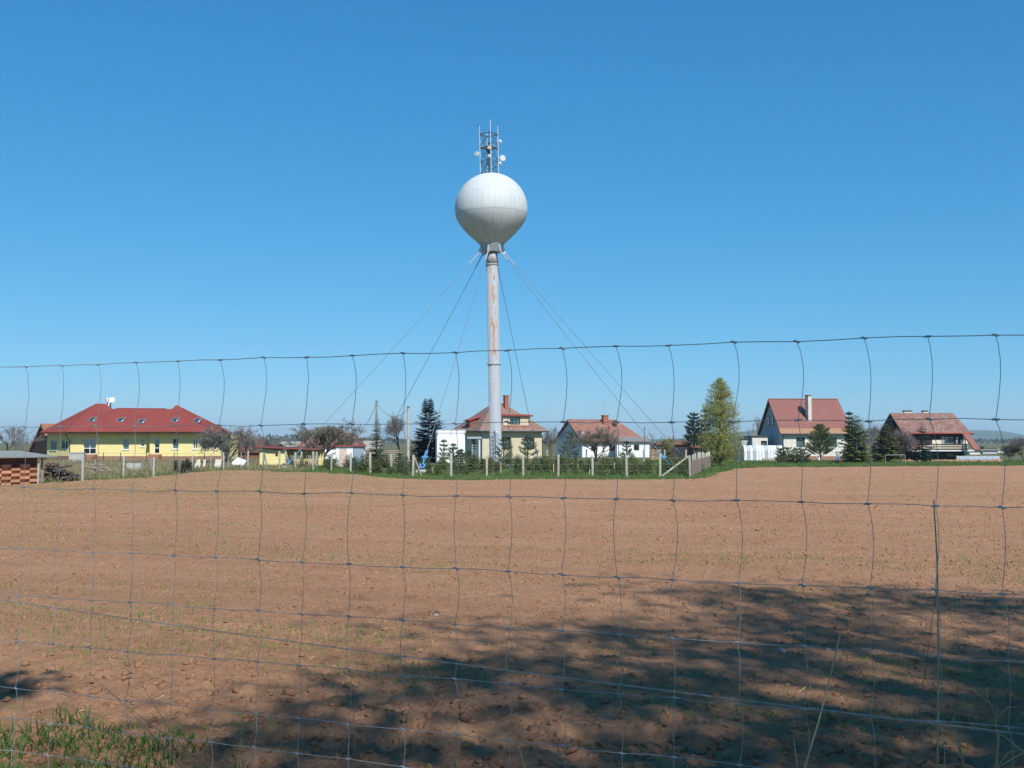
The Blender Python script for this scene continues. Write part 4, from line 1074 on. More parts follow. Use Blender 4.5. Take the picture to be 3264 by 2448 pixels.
window(wh, pf, 4.4, 5.5, 0.9, 1.9, m_brown_frame); window(wh, pf, 1.4, 2.5, 0.9, 1.9, m_brown_frame)
cc = chimney(wh, 5.6, 3.2, zrW - 1.2, zrW + 0.62, 0.85, 0.6, m_brick_ch)
MB().tube([(5.6, 3.2, zrW + 0.7), (5.6, 3.2, zrW + 3.1)], 0.025, 4).build('aerial', m_galv, wh)
for k in range(4): MB().tube([(5.35, 3.2, zrW + 1.0 + 0.16 * k), (5.85, 3.2, zrW + 1.0 + 0.16 * k)], 0.012, 4).build('aerial_element', m_galv, wh)
sk = MB().box(-0.3, 0.3, -0.4, 0.4, 0, 0.08).build('roof_window', m_dark, wh, loc=(7.0, 2.95, zeW + 2.95 * sW + 0.05)); sk.rotation_euler = (math.atan(sW), 0, 0)
# its low white wing
x0, x1 = XR(A3(1840, 0)[0], 146), XR(A3(2125, 0)[0], 146)
wg = thing('outbuilding', 'low white wing with one small dark window beside the orange-roofed house', 'outbuilding', (x0, 146, 0))
zw = ZR(577, 146)
hw_ = (XR(A3(1988, 0)[0], 146) - x0, XR(A3(2035, 0)[0], 146) - x0, ZR(652, 146), ZR(600, 146))
pw = wall(wg, (0, 0), (x1 - x0, 0), 0, zw, m_white, [hw_])
window(wg, pw, *hw_, m_brown_frame, fw=0.09)
wall(wg, (0, 4), (0, .3), 0, zw, m_white); wall(wg, (x1 - x0, .3), (x1 - x0, 4), 0, zw, m_white); wall(wg, (x1 - x0, 4.3), (0, 4.3), 0, zw, m_white)
rs = MB(); rs.slab([(-0.2, -0.4, zw + 0.13), (x1 - x0 + 0.2, -0.4, zw + 0.13), (x1 - x0 + 0.2, 4.5, zw + 0.75), (-0.2, 4.5, zw + 0.75)], 0.12); rs.build('roof', mat('grey_felt', (0.2, 0.18, 0.16), (0.26, 0.24, 0.22), scale=3), wg)
# ------------------------------------------------------------------ smaller buildings, yards and stores
m_timber = mat('weathered_timber', (0.30, 0.24, 0.18), (0.40, 0.33, 0.25), scale=4, stretch=(1, 1, 6), rough=0.9)
m_bark = mat('bark', (0.085, 0.065, 0.05), (0.15, 0.12, 0.095), scale=8, stretch=(1, 1, 0.3), rough=0.95)
m_bark_red = mat('pine_bark', (0.20, 0.11, 0.065), (0.26, 0.16, 0.10), scale=8, rough=0.95)
m_brown_roof = roof_material('brown_sheet_roof', (0.10, 0.05, 0.04), (0.125, 0.065, 0.05), scale=1, rows=4)
m_grey_roof = roof_material('grey_fibre_roof', (0.30, 0.27, 0.23), (0.38, 0.35, 0.30), scale=2, rows=5)
m_rust_wall = mat('rust_brown_wall', (0.18, 0.07, 0.045), (0.23, 0.10, 0.06), scale=3)
def simple_house(name, label, xa, xb, d, ye, yr, wm, rm, A, ridge_in=(0.0, 0.0), depth=7.0, cat='house', extra=None, base=0.0):
    x0, x1 = XR(A(xa, 0)[0], d), XR(A(xb, 0)[0], d)
    h = thing(name, label, cat, (x0, d, 0))
    w = x1 - x0; z_e, z_r = ZR(ye, d), ZR(yr, d + depth / 2)
    z_e = max(z_e, 0.8)
    i = 0.3
    wall(h, (i, i), (w - i, i), base, z_e - 0.15, wm); wall(h, (w - i, i + .3), (w - i, depth - i - .3), base, z_e - 0.15, wm)
    wall(h, (w - i, depth - i), (i, depth - i), base, z_e - 0.15, wm); wall(h, (i, depth - i - .3), (i, i + .3), base, z_e - 0.15, wm)
    hip_roof(h, [(0, 0, 0), (w, 0, 1), (w, depth, 1), (0, depth, 0)], z_e, [(w * ridge_in[0] + 0.01, depth / 2, z_r), (w * (1 - ridge_in[1]) - 0.01, depth / 2, z_r)], rm)
    return h, w, z_e, z_r
simple_house('barn', 'dark brown roofed barn just right of the yellow bungalow', -80, 372, 142, 692, 552, m_rust_wall, m_brown_roof, A2, (0.0, 0.03), 8, 'barn')
sh, w, z_e, z_r = simple_house('house', 'small house with dull red roof half hidden by the budding apple tree', 690, 1228, 132, 612, 497, m_white, m_shingle, A2, (0.12, 0.13), 7)
chimney(sh, XR(A2(1068, 0)[0], 135) - sh.location.x, 3.7, z_r - 0.3, z_r + 0.75, 0.45, 0.45, mat('sooty_brick', (0.10, 0.07, 0.06), (0.15, 0.1, 0.08), scale=6), m_dark_steel)
simple_house('shed', 'brown roof strip of a far shed behind the yellow garden shed', 365, 512, 165, 622, 590, m_rust_wall, m_brown_roof, A2, (0, 0), 6, 'shed')
simple_house('barn', 'far barn with pale grey fibre roof behind the yellow garden shed', 508, 735, 172, 612, 573, m_grey_rough, m_grey_roof, A2, (0, 0), 8, 'barn')
simple_house('barn', 'far grey-roofed barn between the small red-roofed house and the utility poles', 1205, 1405, 168, 642, 566, m_grey_rough, m_grey_roof, A2, (0, 0), 9, 'barn')
simple_house('shed', 'low rust brown shed behind the lumber stack', 1270, 1400, 118, 662, 646, m_rust_wall, m_brown_roof, A2, (0, 0), 4, 'shed')
bb, w, z_e, z_r = simple_house('barn', 'dark brown timber barn behind the pines at the end of the white wing', 535, 842, 150, 592, 566, m_dkwood, m_rust_wall, A4, (0.35, 0.0), 8, 'barn')
for k in range(14): box('wall_board', m_dkwood, bb, 0.3 + (w - 0.6) * k / 14 + 0.01, 0.3 + (w - 0.6) * (k + 1) / 14 - 0.03, 0.26, 0.297, 0, z_e - 0.16)
simple_house('shed', 'small shed with orange-brown roof beside the pale green conical tree', 838, 935, 140, 618, 606, m_dkwood, m_rust_wall, A4, (0, 0), 5, 'shed')
fb, w, z_e, z_r = simple_house('house', 'far pale house low behind the bluish board fence', 1710, 1832, 180, 652, 640, m_pale, m_grey_roof, A5, (0, 0), 8)
fb2, w, z_e, z_r = simple_house('house', 'far grey house with a small chimney at the right horizon', 1825, 1980, 190, 672, 645, m_grey_rough, m_grey_roof, A5, (0.2, 0.1), 8)
chimney(fb2, w * 0.45, 3.0, z_r - 0.3, z_r + 0.5, 0.5, 0.5, m_dkwood, m_dkwood)
simple_house('house', 'farthest pale house peeping out by the bare tree at right edge', 1960, 2035, 210, 665, 650, m_pale, m_grey_roof, A5, (0.1, 0.1), 8)
# neighbour's gabled outbuilding left of the yellow bungalow
gh = thing('outbuilding', 'dark gabled outbuilding with orange tile roof at the left end of the yellow bungalow', 'outbuilding', (XR(A1(425, 0)[0], 134), 134, 0), math.radians(45))
m_otile = roof_material('orange_tile', (0.26, 0.11, 0.065), (0.31, 0.14, 0.08), scale=2, rows=5)
gp0, gp1, gp2 = (0.0, 3.2), (1.35, 4.55), (5.4, 0.9)            # front eave, ridge, back eave on the gable
mb = MB(); pl_ = [(0.15, 0), (0.15, gp0[1] - .1), (gp1[0], gp1[1] - .2), (5.2, gp2[1] - .1), (5.2, 0)]
mb.add([(0.0, y, z) for y, z in pl_] + [(0.2, y, z) for y, z in pl_], [(0, 1, 2, 3, 4), (9, 8, 7, 6, 5)] + [(i, i + 5, (i + 1) % 5 + 5, (i + 1) % 5) for i in range(5)])
mb.build('gable_wall', m_dkwood, gh)
wall(gh, (0.2, 0.15), (7.0, 0.15), 0, gp0[1] - .15, m_dkwood); wall(gh, (7.0, 5.2), (0.2, 5.2), 0, gp2[1] - .15, m_dkwood)
mb = MB(); mb.slab([(-.3, -.25, gp0[1] - .25), (7, -.25, gp0[1] - .25), (7, gp1[0], gp1[1]), (-.3, gp1[0], gp1[1])], .14); mb.slab([(7, 5.5, gp2[1] - .09), (-.3, 5.5, gp2[1] - .09), (-.3, gp1[0], gp1[1]), (7, gp1[0], gp1[1])], .14)
mb.build('roof', m_otile, gh)
# ---- yellow garden shed with open porch
D_ = 92.0
x0 = XR(A2(362, 0)[0], D_)
def sx_(x): return XR(A2(x, 0)[0], D_) - x0
ys = thing('garden_shed', 'low yellow garden shed with flat red-edged roof and open porch', 'shed', (x0, D_, 0))
zt_ = ZR(622, D_); zt2 = ZR(648, D_)
P = Plan((0, 0), (sx_(590), 0))
hd = (sx_(415), sx_(523), 0.12, ZR(668, D_))
wall(ys, (0, 0), (sx_(590), 0), 0, zt2 - 0.02, m_yellow, [hd], t=0.15)
do = box('door', m_yellow, ys, hd[0] + 0.02, hd[1] - 0.02, 0.04, 0.09, 0.13, hd[3] - 0.02)
box('door_window', m_dark, do, (hd[0] + hd[1]) / 2 + 0.3, (hd[0] + hd[1]) / 2 + 0.52, 0.025, 0.038, hd[3] - 0.35, hd[3] - 0.12)
wall(ys, (0, 3.0), (0, .15), 0, zt2 - 0.02, m_yellow, t=0.15); wall(ys, (sx_(870), 3.0), (0, 3.0), 0, zt2, m_yellow, t=0.15)
wall(ys, (sx_(590), .15), (sx_(590), 1.6), 0, zt2 - 0.02, m_yellow, t=0.15)
wall(ys, (sx_(590) - 0.15, 1.6), (sx_(870), 1.6), 0, zt2 - 0.02, m_yellow, t=0.15)
wall(ys, (sx_(645), 0.3), (sx_(850), 0.3), 0, 0.62, m_yellow, t=0.12, name='parapet')
box('porch_post', m_timber, ys, sx_(852), sx_(864), 0.1, 0.22, 0, zt2 - 0.03)
rs = MB(); rs.slab([(-0.35, -0.35, zt_), (sx_(880), -0.35, zt2 + 0.02), (sx_(880), 3.3, zt2 + 0.12), (-0.35, 3.3, zt_ + 0.1)], 0.1); ro = rs.build('roof', m_brown_roof, ys)
MB().bar((-0.35, -0.38, zt_ + 0.01), (sx_(880), -0.38, zt2 + 0.03), 0.05).build('roof_edge', m_red_edge, ro)
# benches on the porch
for xa in (620, 760):
    bn = thing('garden_bench', 'timber bench with slatted back under the %s end of the yellow shed porch' % ('closed' if xa == 620 else 'open'), 'bench', (x0 + sx_(xa), D_ - 0.55, 0), math.radians(-14))
    box('seat', m_timber, bn, 0, 1.3, 0, 0.4, 0.40, 0.45)
    for k in range(7): box('back_slat', m_timber, bn, 0.05 + k * 0.18, 0.14 + k * 0.18, 0.42, 0.45, 0.42, 0.95)
    for a, b_ in ((0.1, 0.05), (1.15, 0.05), (0.1, 0.33), (1.15, 0.33)): box('leg', m_timber, bn, a, a + 0.06, b_, b_ + 0.06, 0, 0.40)
# ---- small white shed with pink door
D_ = 88.0
x0 = XR(A2(1030, 0)[0], D_)
wsW = XR(A2(1182, 0)[0], D_) - x0
ws = thing('shed', 'small white shed with pale pink door and red roof rim', 'shed', (x0, D_, 0))
zt_ = ZR(618, D_)
hd = (wsW * 0.2, wsW * 0.62, 0.05, ZR(637, D_))
PW = wall(ws, (0, 0), (wsW, 0), 0, zt_, m_white, [hd], t=0.15)
dpo = box('door', mat('pale_pink_door', (0.58, 0.43, 0.36), (0.63, 0.48, 0.40), scale=3), ws, hd[0] + 0.01, hd[1] - 0.01, 0.03, 0.07, 0.05, hd[3] - 0.01)
box('door_handle', m_dark_steel, dpo, hd[0] + 0.06, hd[0] + 0.1, 0.0, 0.028, 0.75, 0.9)
m_bluegrey = mat('blue_grey_render', (0.30, 0.37, 0.43), (0.36, 0.43, 0.48), scale=2)
q = (XR(A2(1275, 0)[0], D_ + 1.3) - x0, 1.5)
wall(ws, (wsW, 0.0), q, 0, zt_, m_bluegrey, t=0.15)
wall(ws, (0.0, 2.0), (0.0, .15), 0, zt_, m_white, t=0.15); wall(ws, (q[0], 2.15), (0, 2.15), 0, zt_, m_white, t=0.15)
MB().prism([(-0.1, -0.15), (wsW + 0.05, -0.15), (q[0] + 0.12, 1.42), (q[0] + 0.1, 2.3), (-0.1, 2.3)], zt_ + 0.002, zt_ + 0.09).build('roof', m_red_edge, ws)
# ---- stack of lumber beside it
x0 = XR(A2(1280, 0)[0], 104)
lum = thing('lumber_stack', 'stack of grey boards between the white shed and the concrete pole', 'lumber', (x0, 104, 0))
wl_ = XR(A2(1600, 0)[0], 104) - x0
for k in range(7):
    a = random.uniform(-0.15, 0.15); n_ = 3
    for j in range(n_):
        u0 = wl_ * j / n_ + a; box('board', m_timber, lum, u0, u0 + wl_ / n_ * 0.96, random.uniform(-.1, .05), 0.7, 0.06 + k * 0.19, 0.06 + k * 0.19 + 0.09)
for k in range(7):
    for j in range(4): box('spacer', m_dkwood, lum, wl_ * (j + 0.4) / 4, wl_ * (j + 0.4) / 4 + 0.1, 0.05, 0.6, k * 0.19 - (0 if k else 0) + (0.0 if k else 0.0), 0.06 + k * 0.19 - 0.002)
# ---- white equipment container by the tower
D_ = 93.0
x0, x1 = XR(A3(260, 0)[0], D_), XR(A3(503, 0)[0], D_)
ct = thing('equipment_container', 'plain white equipment container standing beside the tower pipe', 'container', (x0, D_, 0), math.radians(7))
wC = (x1 - x0) / math.cos(math.radians(7)); zC_ = ZR(497, D_)
dC = 2.6
m_cont = mat('container_white', (0.76, 0.77, 0.77), (0.8, 0.8, 0.8), scale=1, rough=0.5)
box('body', m_cont, ct, 0, wC, 0, dC, 0.25, zC_)
box('skid', m_dark_steel, ct, 0.1, wC - 0.1, 0.1, dC - 0.1, 0, 0.25)
box('roof_cap', m_cont, ct, -0.05, wC + 0.05, -0.05, dC + 0.05, zC_ + 0.003, zC_ + 0.22)
for xx in (0.05, wC / 2, wC - 0.05): box('bracket', m_galv, ct, xx - 0.025, xx + 0.025, -0.11, -0.055, zC_ - 0.12, zC_ + 0.3)
MB().tube([(0, -0.09, zC_ + 0.30), (wC, -0.09, zC_ + 0.30)], 0.03, 5).build('cable_tray', m_galv, ct)
MB().tube([(wC, -0.09, zC_ + 0.30), (wC + 0.05, dC, zC_ + 0.30)], 0.03, 5).build('cable_tray', m_galv, ct)
dr_ = box('door', m_bluegrey, ct, wC + 0.003, wC + 0.05, 0.5, 1.7, 0.3, 2.3)
box('vent', m_dark, dr_, wC + 0.052, wC + 0.06, 0.7, 1.5, 1.6, 2.1)
# cable bridge from the container to the pipe
bx0, bx1 = XR(A3(525, 0)[0], 91.5), XR(A3(722, 0)[0], 91.0)
cb = thing('cable_bridge', 'pale steel cable bridge on posts between container and tower pipe', 'cable bridge', (bx0, 91.6, 0))
zb_ = ZR(540, 91.5)
box('beam', m_galv, cb, 0, bx1 - bx0 + 0.12, 0, 0.3, zb_ - 0.09, zb_ + 0.09)
m_ltsteel = mat('pale_blue_steel', (0.50, 0.58, 0.62), (0.58, 0.65, 0.68), rough=0.5)
for px_ in (632,): xx = XR(A3(px_, 0)[0], 91.6) - bx0; box('post', m_ltsteel, cb, xx - 0.07, xx + 0.07, 0.08, 0.22, 0, zb_ - 0.092)
xx = XR(A3(565, 0)[0], 91.6) - bx0
for k in range(9): box('step', m_galv, cb, xx + 0.05, xx + 0.75, 0.4, 0.6, 0.2 + 0.2 * k, 0.24 + 0.2 * k)
for e in (0.0, 0.78): box('step_rail', m_ltsteel, cb, xx + e, xx + e + 0.045, 0.45, 0.55, 0, 2.1)
# ---- foil greenhouse
D_ = 117.0
x0, x1 = XR(A4(1297, 0)[0], D_), XR(A4(1632, 0)[0], D_)
gw_ = x1 - x0; gh_ = ZR(611, D_)
g_ = thing('foil_greenhouse', 'low white foil tunnel greenhouse before the red-roofed house', 'greenhouse', (x0, D_, 0), math.radians(-4))
m_foil = mat('white_foil', (0.74, 0.76, 0.77), (0.8, 0.81, 0.82), scale=2, rough=0.3, spec=0.5)
m_clear = mat('dull_foil', (0.35, 0.39, 0.40), (0.48, 0.51, 0.52), scale=2, rough=0.25, spec=0.5)
sect = [(0, 0), (0, gh_ * 0.68), (0.55, gh_), (1.6, gh_ * 1.02), (2.2, gh_ * 0.7), (2.2, 0)]
nseg = 13
def arch(xa, xb, inset=0.0):
    mb = MB()
    for j in range(len(sect) - 1):
        (ya, za), (yb_, zb2) = sect[j], sect[j + 1]
        n = Vector((0, -(zb2 - za), (yb_ - ya))).normalized() * 0.02
        p = [Vector((xa, ya, za)), Vector((xb, ya, za)), Vector((xb, yb_, zb2)), Vector((xa, yb_, zb2))]
        mb.add([q + n for q in p] + [q - n for q in p], [(0, 1, 2, 3), (7, 6, 5, 4), (0, 4, 5, 1), (1, 5, 6, 2), (2, 6, 7, 3), (3, 7, 4, 0)])
    return mb
for k in range(nseg):
    a, b_ = gw_ * k / nseg + 0.03, gw_ * (k + 1) / nseg - 0.03
    arch(a, b_).build('foil_panel', m_foil if k % 2 == 0 or k in (5, 9) else m_clear, g_)
for k in range(nseg + 1):
    xx = gw_ * k / nseg
    MB().tube([(xx, y, z) for y, z in sect], 0.025, 5).build('rib', m_galv, g_)
for xx in (0.0, gw_): MB().add([(xx, y, z) for y, z in sect] + [(xx + 0.03, y, z) for y, z in sect], [tuple(range(6)), tuple(range(11, 5, -1))]).build('end_foil', m_clear, g_)
box('bed_board', m_timber, g_, gw_ * 0.45, gw_ * 0.95, -0.6, -0.5, 0, 0.3)
# ---- brick store at far left, its front running away from the viewer
brx = math.radians(60); wB = 4.2; D_ = 52.0
cr = Vector((XR(141, D_), D_, 0)); o0 = cr - Vector((math.cos(brx), math.sin(brx), 0)) * wB
bs = thing('brick_store', 'openwork stack of orange hollow bricks under a grey felt roof at far left', 'brick store', o0, brx)
def zpx(py): return CAMZ + (HORIZON - py) / FPX * D_
m_hbrick = mat('hollow_brick', (0.46, 0.215, 0.11), (0.54, 0.27, 0.15), scale=9, rough=0.9, bump=0.3, rand=0.16)
m_dkbrick = mat('dark_brick_wall', (0.13, 0.06, 0.045), (0.18, 0.08, 0.06), scale=8)
zt_ = zpx(1457)
box('back_wall', m_dkbrick, bs, 0, wB - 0.03, 0.35, 0.6, 0, zt_)
rows = 7; zrow = zpx(1478) / rows
brick_me = MB().box(-0.24, 0.24, -0.12, 0.12, 0, zrow * 0.94).mesh('brick', m_hbrick)
for r in range(rows):
    for c in range(20):
        cx_ = 0.25 + c * 0.5
        if cx_ > wB - 0.1: break
        even = (r + c) % 2 == 0
        if r == rows - 1 and not even: continue
        place('brick', brick_me, bs, (cx_ + random.uniform(-.012, .012), (0.08 if even else 0.24) + random.uniform(-.02, .02), r * zrow + 0.003), (random.uniform(-.02, .02), 0, random.uniform(-.05, .05)))
box('corner_post', m_timber, bs, wB + 0.005, wB + 0.06, 0.0, 0.1, 0, zt_ + 0.1)
zr0, zr1 = zpx(1454), zpx(1437)
rs = MB(); rs.slab([(-0.3, -0.45, zr0), (wB + 0.5, -0.45, zr0), (wB + 0.5, 2.6, zr1), (-0.3, 2.6, zr1)], 0.06)
rs.build('felt_roof', mat('grey_roof_felt', (0.20, 0.21, 0.19), (0.27, 0.28, 0.25), scale=5), bs)
box('back_wall', m_dkbrick, bs, 0, wB - 0.03, 2.2, 2.4, 0, zr1 - 0.12)
# firewood heap beside it
fw_o = thing('firewood_heap', 'dark heap of split firewood beside the brick store', 'firewood', tuple(G(182, 1536)))
m_log = mat('split_log', (0.06, 0.042, 0.032), (0.17, 0.12, 0.08), scale=5, rand=0.35)
log_me = MB().tube([(0, -0.3, 0), (0, 0.3, 0)], 0.075, 6).mesh('log', m_log)
for k in range(70):
    u = random.uniform(-1, 1); hmax = 0.95 * (1 - max(0, u * 0.6 + 0.25) ** 2)
    place('log', log_me, fw_o, (u * 0.75, random.uniform(0, 0.8), random.uniform(0.07, max(0.1, hmax))), (random.uniform(-.3, .3), random.uniform(-.3, .3), random.uniform(-.8, .8)), (random.uniform(.7, 1.3),) * 3)
lean = MB().bar(G(160, 1490, 0.9), G(285, 1528, 0.02), 0.035).build('leaning_pole', m_dark_steel)
props(lean, 'thin dark pole leaning down from the firewood heap', 'pole')
# debris on the bank below the bungalow
def board_heap(px, py, label, n=5, L_=1.6):
    t = thing('plank_heap', label, 'planks', tuple(G(px, py)))
    for k in range(n):
        a = random.uniform(-0.5, 0.5)
        o = MB().box(-L_ / 2, L_ / 2, -0.08, 0.08, -0.02, 0.02).build('plank', m_timber, t, loc=(random.uniform(-.4, .4), random.uniform(-.3, .3), 0.12 + 0.07 * k))
        o.rotation_euler = (0, random.uniform(-0.25, 0.25), a)
board_heap(300, 1497, 'loose heap of pale planks below the french window')
board_heap(330, 1505, 'low plank heap in the dry grass nearer the field', 4, 1.3)
cbk = thing('concrete_block', 'pale square concrete block on the bank below the bungalow', 'concrete block', tuple(G(430, 1497)))
MB().prism([(-0.55, -0.3), (0.55, -0.3), (0.55, 0.3), (-0.55, 0.3)], 0, 0.5).build('block', m_conc, cbk); box('lifting_eye', m_dark_steel, cbk, -0.06, 0.06, -0.02, 0.02, 0.5, 0.58)
ret = thing('retaining_wall', 'short grey concrete retaining wall under the left corner of the bungalow', 'wall', (XR(225, 112), 112, 0))
box('coping', m_conc, ret, -0.05, 1.65, -0.05, 0.4, 0.95, 1.05); box('wall_body', m_conc, ret, 0, 1.6, 0, 0.35, 0, 0.948)
pal = thing('pallet', 'upright pale board pair leaning beside the small garden conifers', 'boards', tuple(G(636, 1493)))
for k in range(3):
    o = MB().box(-0.09, 0.09, -0.02, 0.02, 0, 0.72).build('board', mat('pale_board', (0.6, 0.52, 0.4), (0.66, 0.6, 0.48)), pal, loc=((-0.38, 0, 0.35)[k], 0, 0)); o.rotation_euler = (-0.15, (0.35, -0.1, 0.05)[k], 0)
pal2 = thing('pallet', 'pale boards leaning at the fence corner by the dark bare apple tree', 'boards', tuple(G(690, 1494)))
for k in range(3):
    o = MB().box(-0.09, 0.09, -0.02, 0.02, 0, 0.75).build('board', MATS['pale_board'], pal2, loc=(0.16 * k - 0.1, 0, 0)); o.rotation_euler = (-0.15, 0.1, 0)
tarp = thing('tarpaulin_heap', 'white tarpaulin heap under the dark bare tree', 'tarpaulin', tuple(G(757, 1484)))
P_, Fq = lumps(np.array([0.0]), np.array([0.0]), np.array([0.62]), sink=0.3, zfun=lambda a, b: a * 0)
np_obj('sheet', P_, Fq, m_cont, tarp, smooth=True)
# wood pallet stack near the gnarled tree
wp = thing('log_pile', 'squared pile of split logs on pallets before the brown barn', 'log pile', (XR(A4(470, 0)[0], 124), 124, 0))
wpW = XR(A4(565, 0)[0], 124) - wp.location.x
lm_ = MB().tube([(0, 0, 0), (0, 0.5, 0)], 0.085, 6).mesh('log', mat('cut_log', (0.34, 0.25, 0.16), (0.42, 0.32, 0.21), scale=6, rand=0.3))
for r in range(8):
    for c in range(8): place('log', lm_, wp, (0.08 + c * wpW / 8 + (0.05 if r % 2 else 0), 0, 0.1 + r * 0.155), (0, 0, 0), (random.uniform(.8, 1.05),) * 3)
# small goal on the lawn
gp = A5(990, 775); gq = A5(1166, 772)
a, b_ = G(*gp), G(*gq)
gl_ = thing('goal_frame', 'small white goal frame without net on the green lawn', 'goal', tuple(a))
hgt = ZR(692, a.y)
m_goal = mat('goal_paint', (0.36, 0.34, 0.3), (0.42, 0.4, 0.36))
bl = b_ - a
MB().tube([(0, 0, 0), (0, 0, hgt)], 0.022, 6).build('goal_post', m_goal, gl_); MB().tube([tuple(bl), (bl.x, bl.y, hgt)], 0.022, 6).build('goal_post', m_goal, gl_)
MB().tube([(0, 0, hgt), (bl.x, bl.y, hgt)], 0.022, 6).build('crossbar', m_goal, gl_); MB().tube([(0, 0, hgt), (0, 0.7, 0)], 0.012, 5).build('stay', m_goal, gl_); MB().tube([(bl.x, bl.y, hgt), (bl.x, bl.y + .7, 0)], 0.012, 5).build('stay', m_goal, gl_)
# bluish board fence on the right
D_ = 119.0
x0 = XR(A5(1605, 0)[0], D_); wF = XR(A5(1980, 0)[0], D_) - x0
pfz = thing('board_fence', 'low fence of grey-blue upright boards over a light blue base at far right', 'fence', (x0, D_, 0))
m_bb = mat('grey_blue_board', (0.40, 0.45, 0.52), (0.5, 0.54, 0.6), scale=2, rand=0.1); m_lb = mat('light_blue_base', (0.5, 0.62, 0.74), (0.6, 0.7, 0.8), scale=2)
zt_ = ZR(700, D_); zm = ZR(728, D_)
nb = 30
bme = MB().box(-wF / nb / 2 + 0.012, wF / nb / 2 - 0.012, 0, 0.03, zm - 0.02, zt_).mesh('board', m_bb)
for k in range(nb): place('board', bme, pfz, (wF * (k + 0.5) / nb, random.uniform(-.006, .006), random.uniform(-.02, .015)))
for k in range(3): box('base_panel', m_lb, pfz, wF * k / 3 + 0.01, wF * (k + 1) / 3 - 0.03, 0.045, 0.09, 0, zm - 0.005)
for k in range(4): box('post', m_timber, pfz, wF * k / 3 - 0.04, wF * k / 3 + 0.04, 0.1, 0.18, 0, zt_ + 0.03)
# heap of dug soil before it
P_, Fq = lumps(rng.uniform(-6, 5, 260), rng.uniform(-0.8, 0.8, 260), rng.uniform(0.1, 0.28, 260), sink=0.2, zfun=lambda a, b: a * 0)
so = np_obj('soil_heap', P_, Fq, m_soil); so.location = (XR(A5(1560, 0)[0], 112), 112, 0)
props(so, 'long low heap of dug brown soil in front of the chalet', 'soil heap', kind='stuff')

# ------------------------------------------------------------------ poles and overhead wires
def pole(px, ytop, d, r, m, label, name='utility_pole'):
    x = XR(px, d); z = CAMZ + (HORIZON - ytop) / FPX * d
    p = thing(name, label, 'pole', (x, d, 0))
    MB().tube([(0, 0, 0), (0, 0, z)], [r, r * 0.72], 8).build('shaft', m, p)
    MB().tube([(0, 0, z), (0, 0, z + 0.14)], [r * 1.0, r * 0.5], 8).build('cap', m_dark_steel, p)
    MB().tube([(-0.16, -0.02, z - 0.12), (0.16, -0.02, z - 0.12)], 0.035, 5).build('insulator_arm', m_dark_steel, p)
    return Vector((x, d, z - 0.12))
m_cpole = mat('concrete_pole', (0.38, 0.34, 0.28), (0.48, 0.44, 0.37), scale=5)
t1 = pole(A2(1384, 0)[0], 1281, 108, 0.13, mat('grey_wood_pole', (0.22, 0.2, 0.17), (0.3, 0.27, 0.23), scale=4, stretch=(1, 1, .2)), 'tall thin wooden utility pole behind the young spruce')
t2 = pole(A2(1665, 0)[0], 1299, 103, 0.17, m_cpole, 'thick pale concrete utility pole left of the dark two-topped spruce')
t3 = W(*A2(1062, 445), 136); t3.y = 135.6
def overhead(a, b_, sag, label, r=0.022):
    pts = []
    for i in range(17):
        u = i / 16; p = a.lerp(b_, u); p.z -= sag * 4 * u * (1 - u); pts.append(p)
    o = MB().tube(pts, r, 5).build('overhead_wire', m_cable); props(o, label, 'wire')
overhead(t1, t2, 1.1, 'slack dark cable hanging between the wooden and the concrete pole')
overhead(t1, W(*A2(1190, 498), 133), 0.9, 'dark cable sloping from the wooden pole down to the small red-roofed house')
overhead(W(*A2(355, 533), 150), W(*A2(700, 498), 140), 0.2, 'thin wire running to the small red-roofed house from the left', 0.015)
pole(A4(423, 0)[0], 1200 + 450 / K, 140, 0.06, m_dark_steel, 'thin metal post with lamp head beside the white wing', 'lamp_post')
pole(A4(1383, 0)[0], 1200 + 425 / K, 150, 0.1, m_timber, 'short dark pole behind the annex roof')
# ------------------------------------------------------------------ vegetation
class Quads:
    """Many small leaf faces gathered in numpy."""
    def __init__(s): s.P = []; s.U = []; s.Wv = []
    def add(s, p, u, w): s.P.append(p); s.U.append(u); s.Wv.append(w)
    def mesh(s, name, m):
        P = np.array(s.P); U = np.array(s.U); Wv = np.array(s.Wv)
        V = np.stack([P - Wv * .5, P + U * .45 - Wv, P + U, P + U * .45 + Wv], 1)
        V = V.reshape(-1, 3)
        F = (np.arange(len(P)) * 4)[:, None] + np.arange(4)[None]
        return np_mesh(name, V, F, m)
def rv(rs, s=1.0): return Vector((rs.uniform(-s, s), rs.uniform(-s, s), rs.uniform(-s, s)))
m_spruce = leaf_mat('spruce_needles', (0.03, 0.055, 0.032), (0.068, 0.105, 0.056), scale=2.0, trans=0.12)
m_bluespruce = leaf_mat('blue_spruce_needles', (0.022, 0.046, 0.040), (0.05, 0.085, 0.075), scale=2.0, trans=0.12)
m_young = leaf_mat('young_spruce_needles', (0.11, 0.145, 0.042), (0.21, 0.235, 0.08), scale=2.5, trans=0.15, rand=0.25)
m_pine = leaf_mat('pine_needles', (0.062, 0.10, 0.04), (0.125, 0.165, 0.07), scale=2.0, trans=0.15, rand=0.2)
m_larch = leaf_mat('larch_green', (0.32, 0.34, 0.10), (0.47, 0.46, 0.17), scale=1.2, trans=0.5, c3=(0.32, 0.27, 0.12))
m_bud = leaf_mat('bud_brown', (0.15, 0.135, 0.085), (0.21, 0.195, 0.11), scale=1.5, trans=0.3, c3=(0.14, 0.16, 0.05))
m_budo = leaf_mat('bud_orange', (0.22, 0.15, 0.08), (0.28, 0.22, 0.11), scale=1.5, trans=0.3)
m_leaf = leaf_mat('spring_leaf', (0.06, 0.10, 0.025), (0.11, 0.16, 0.045), scale=0.8, trans=0.12)
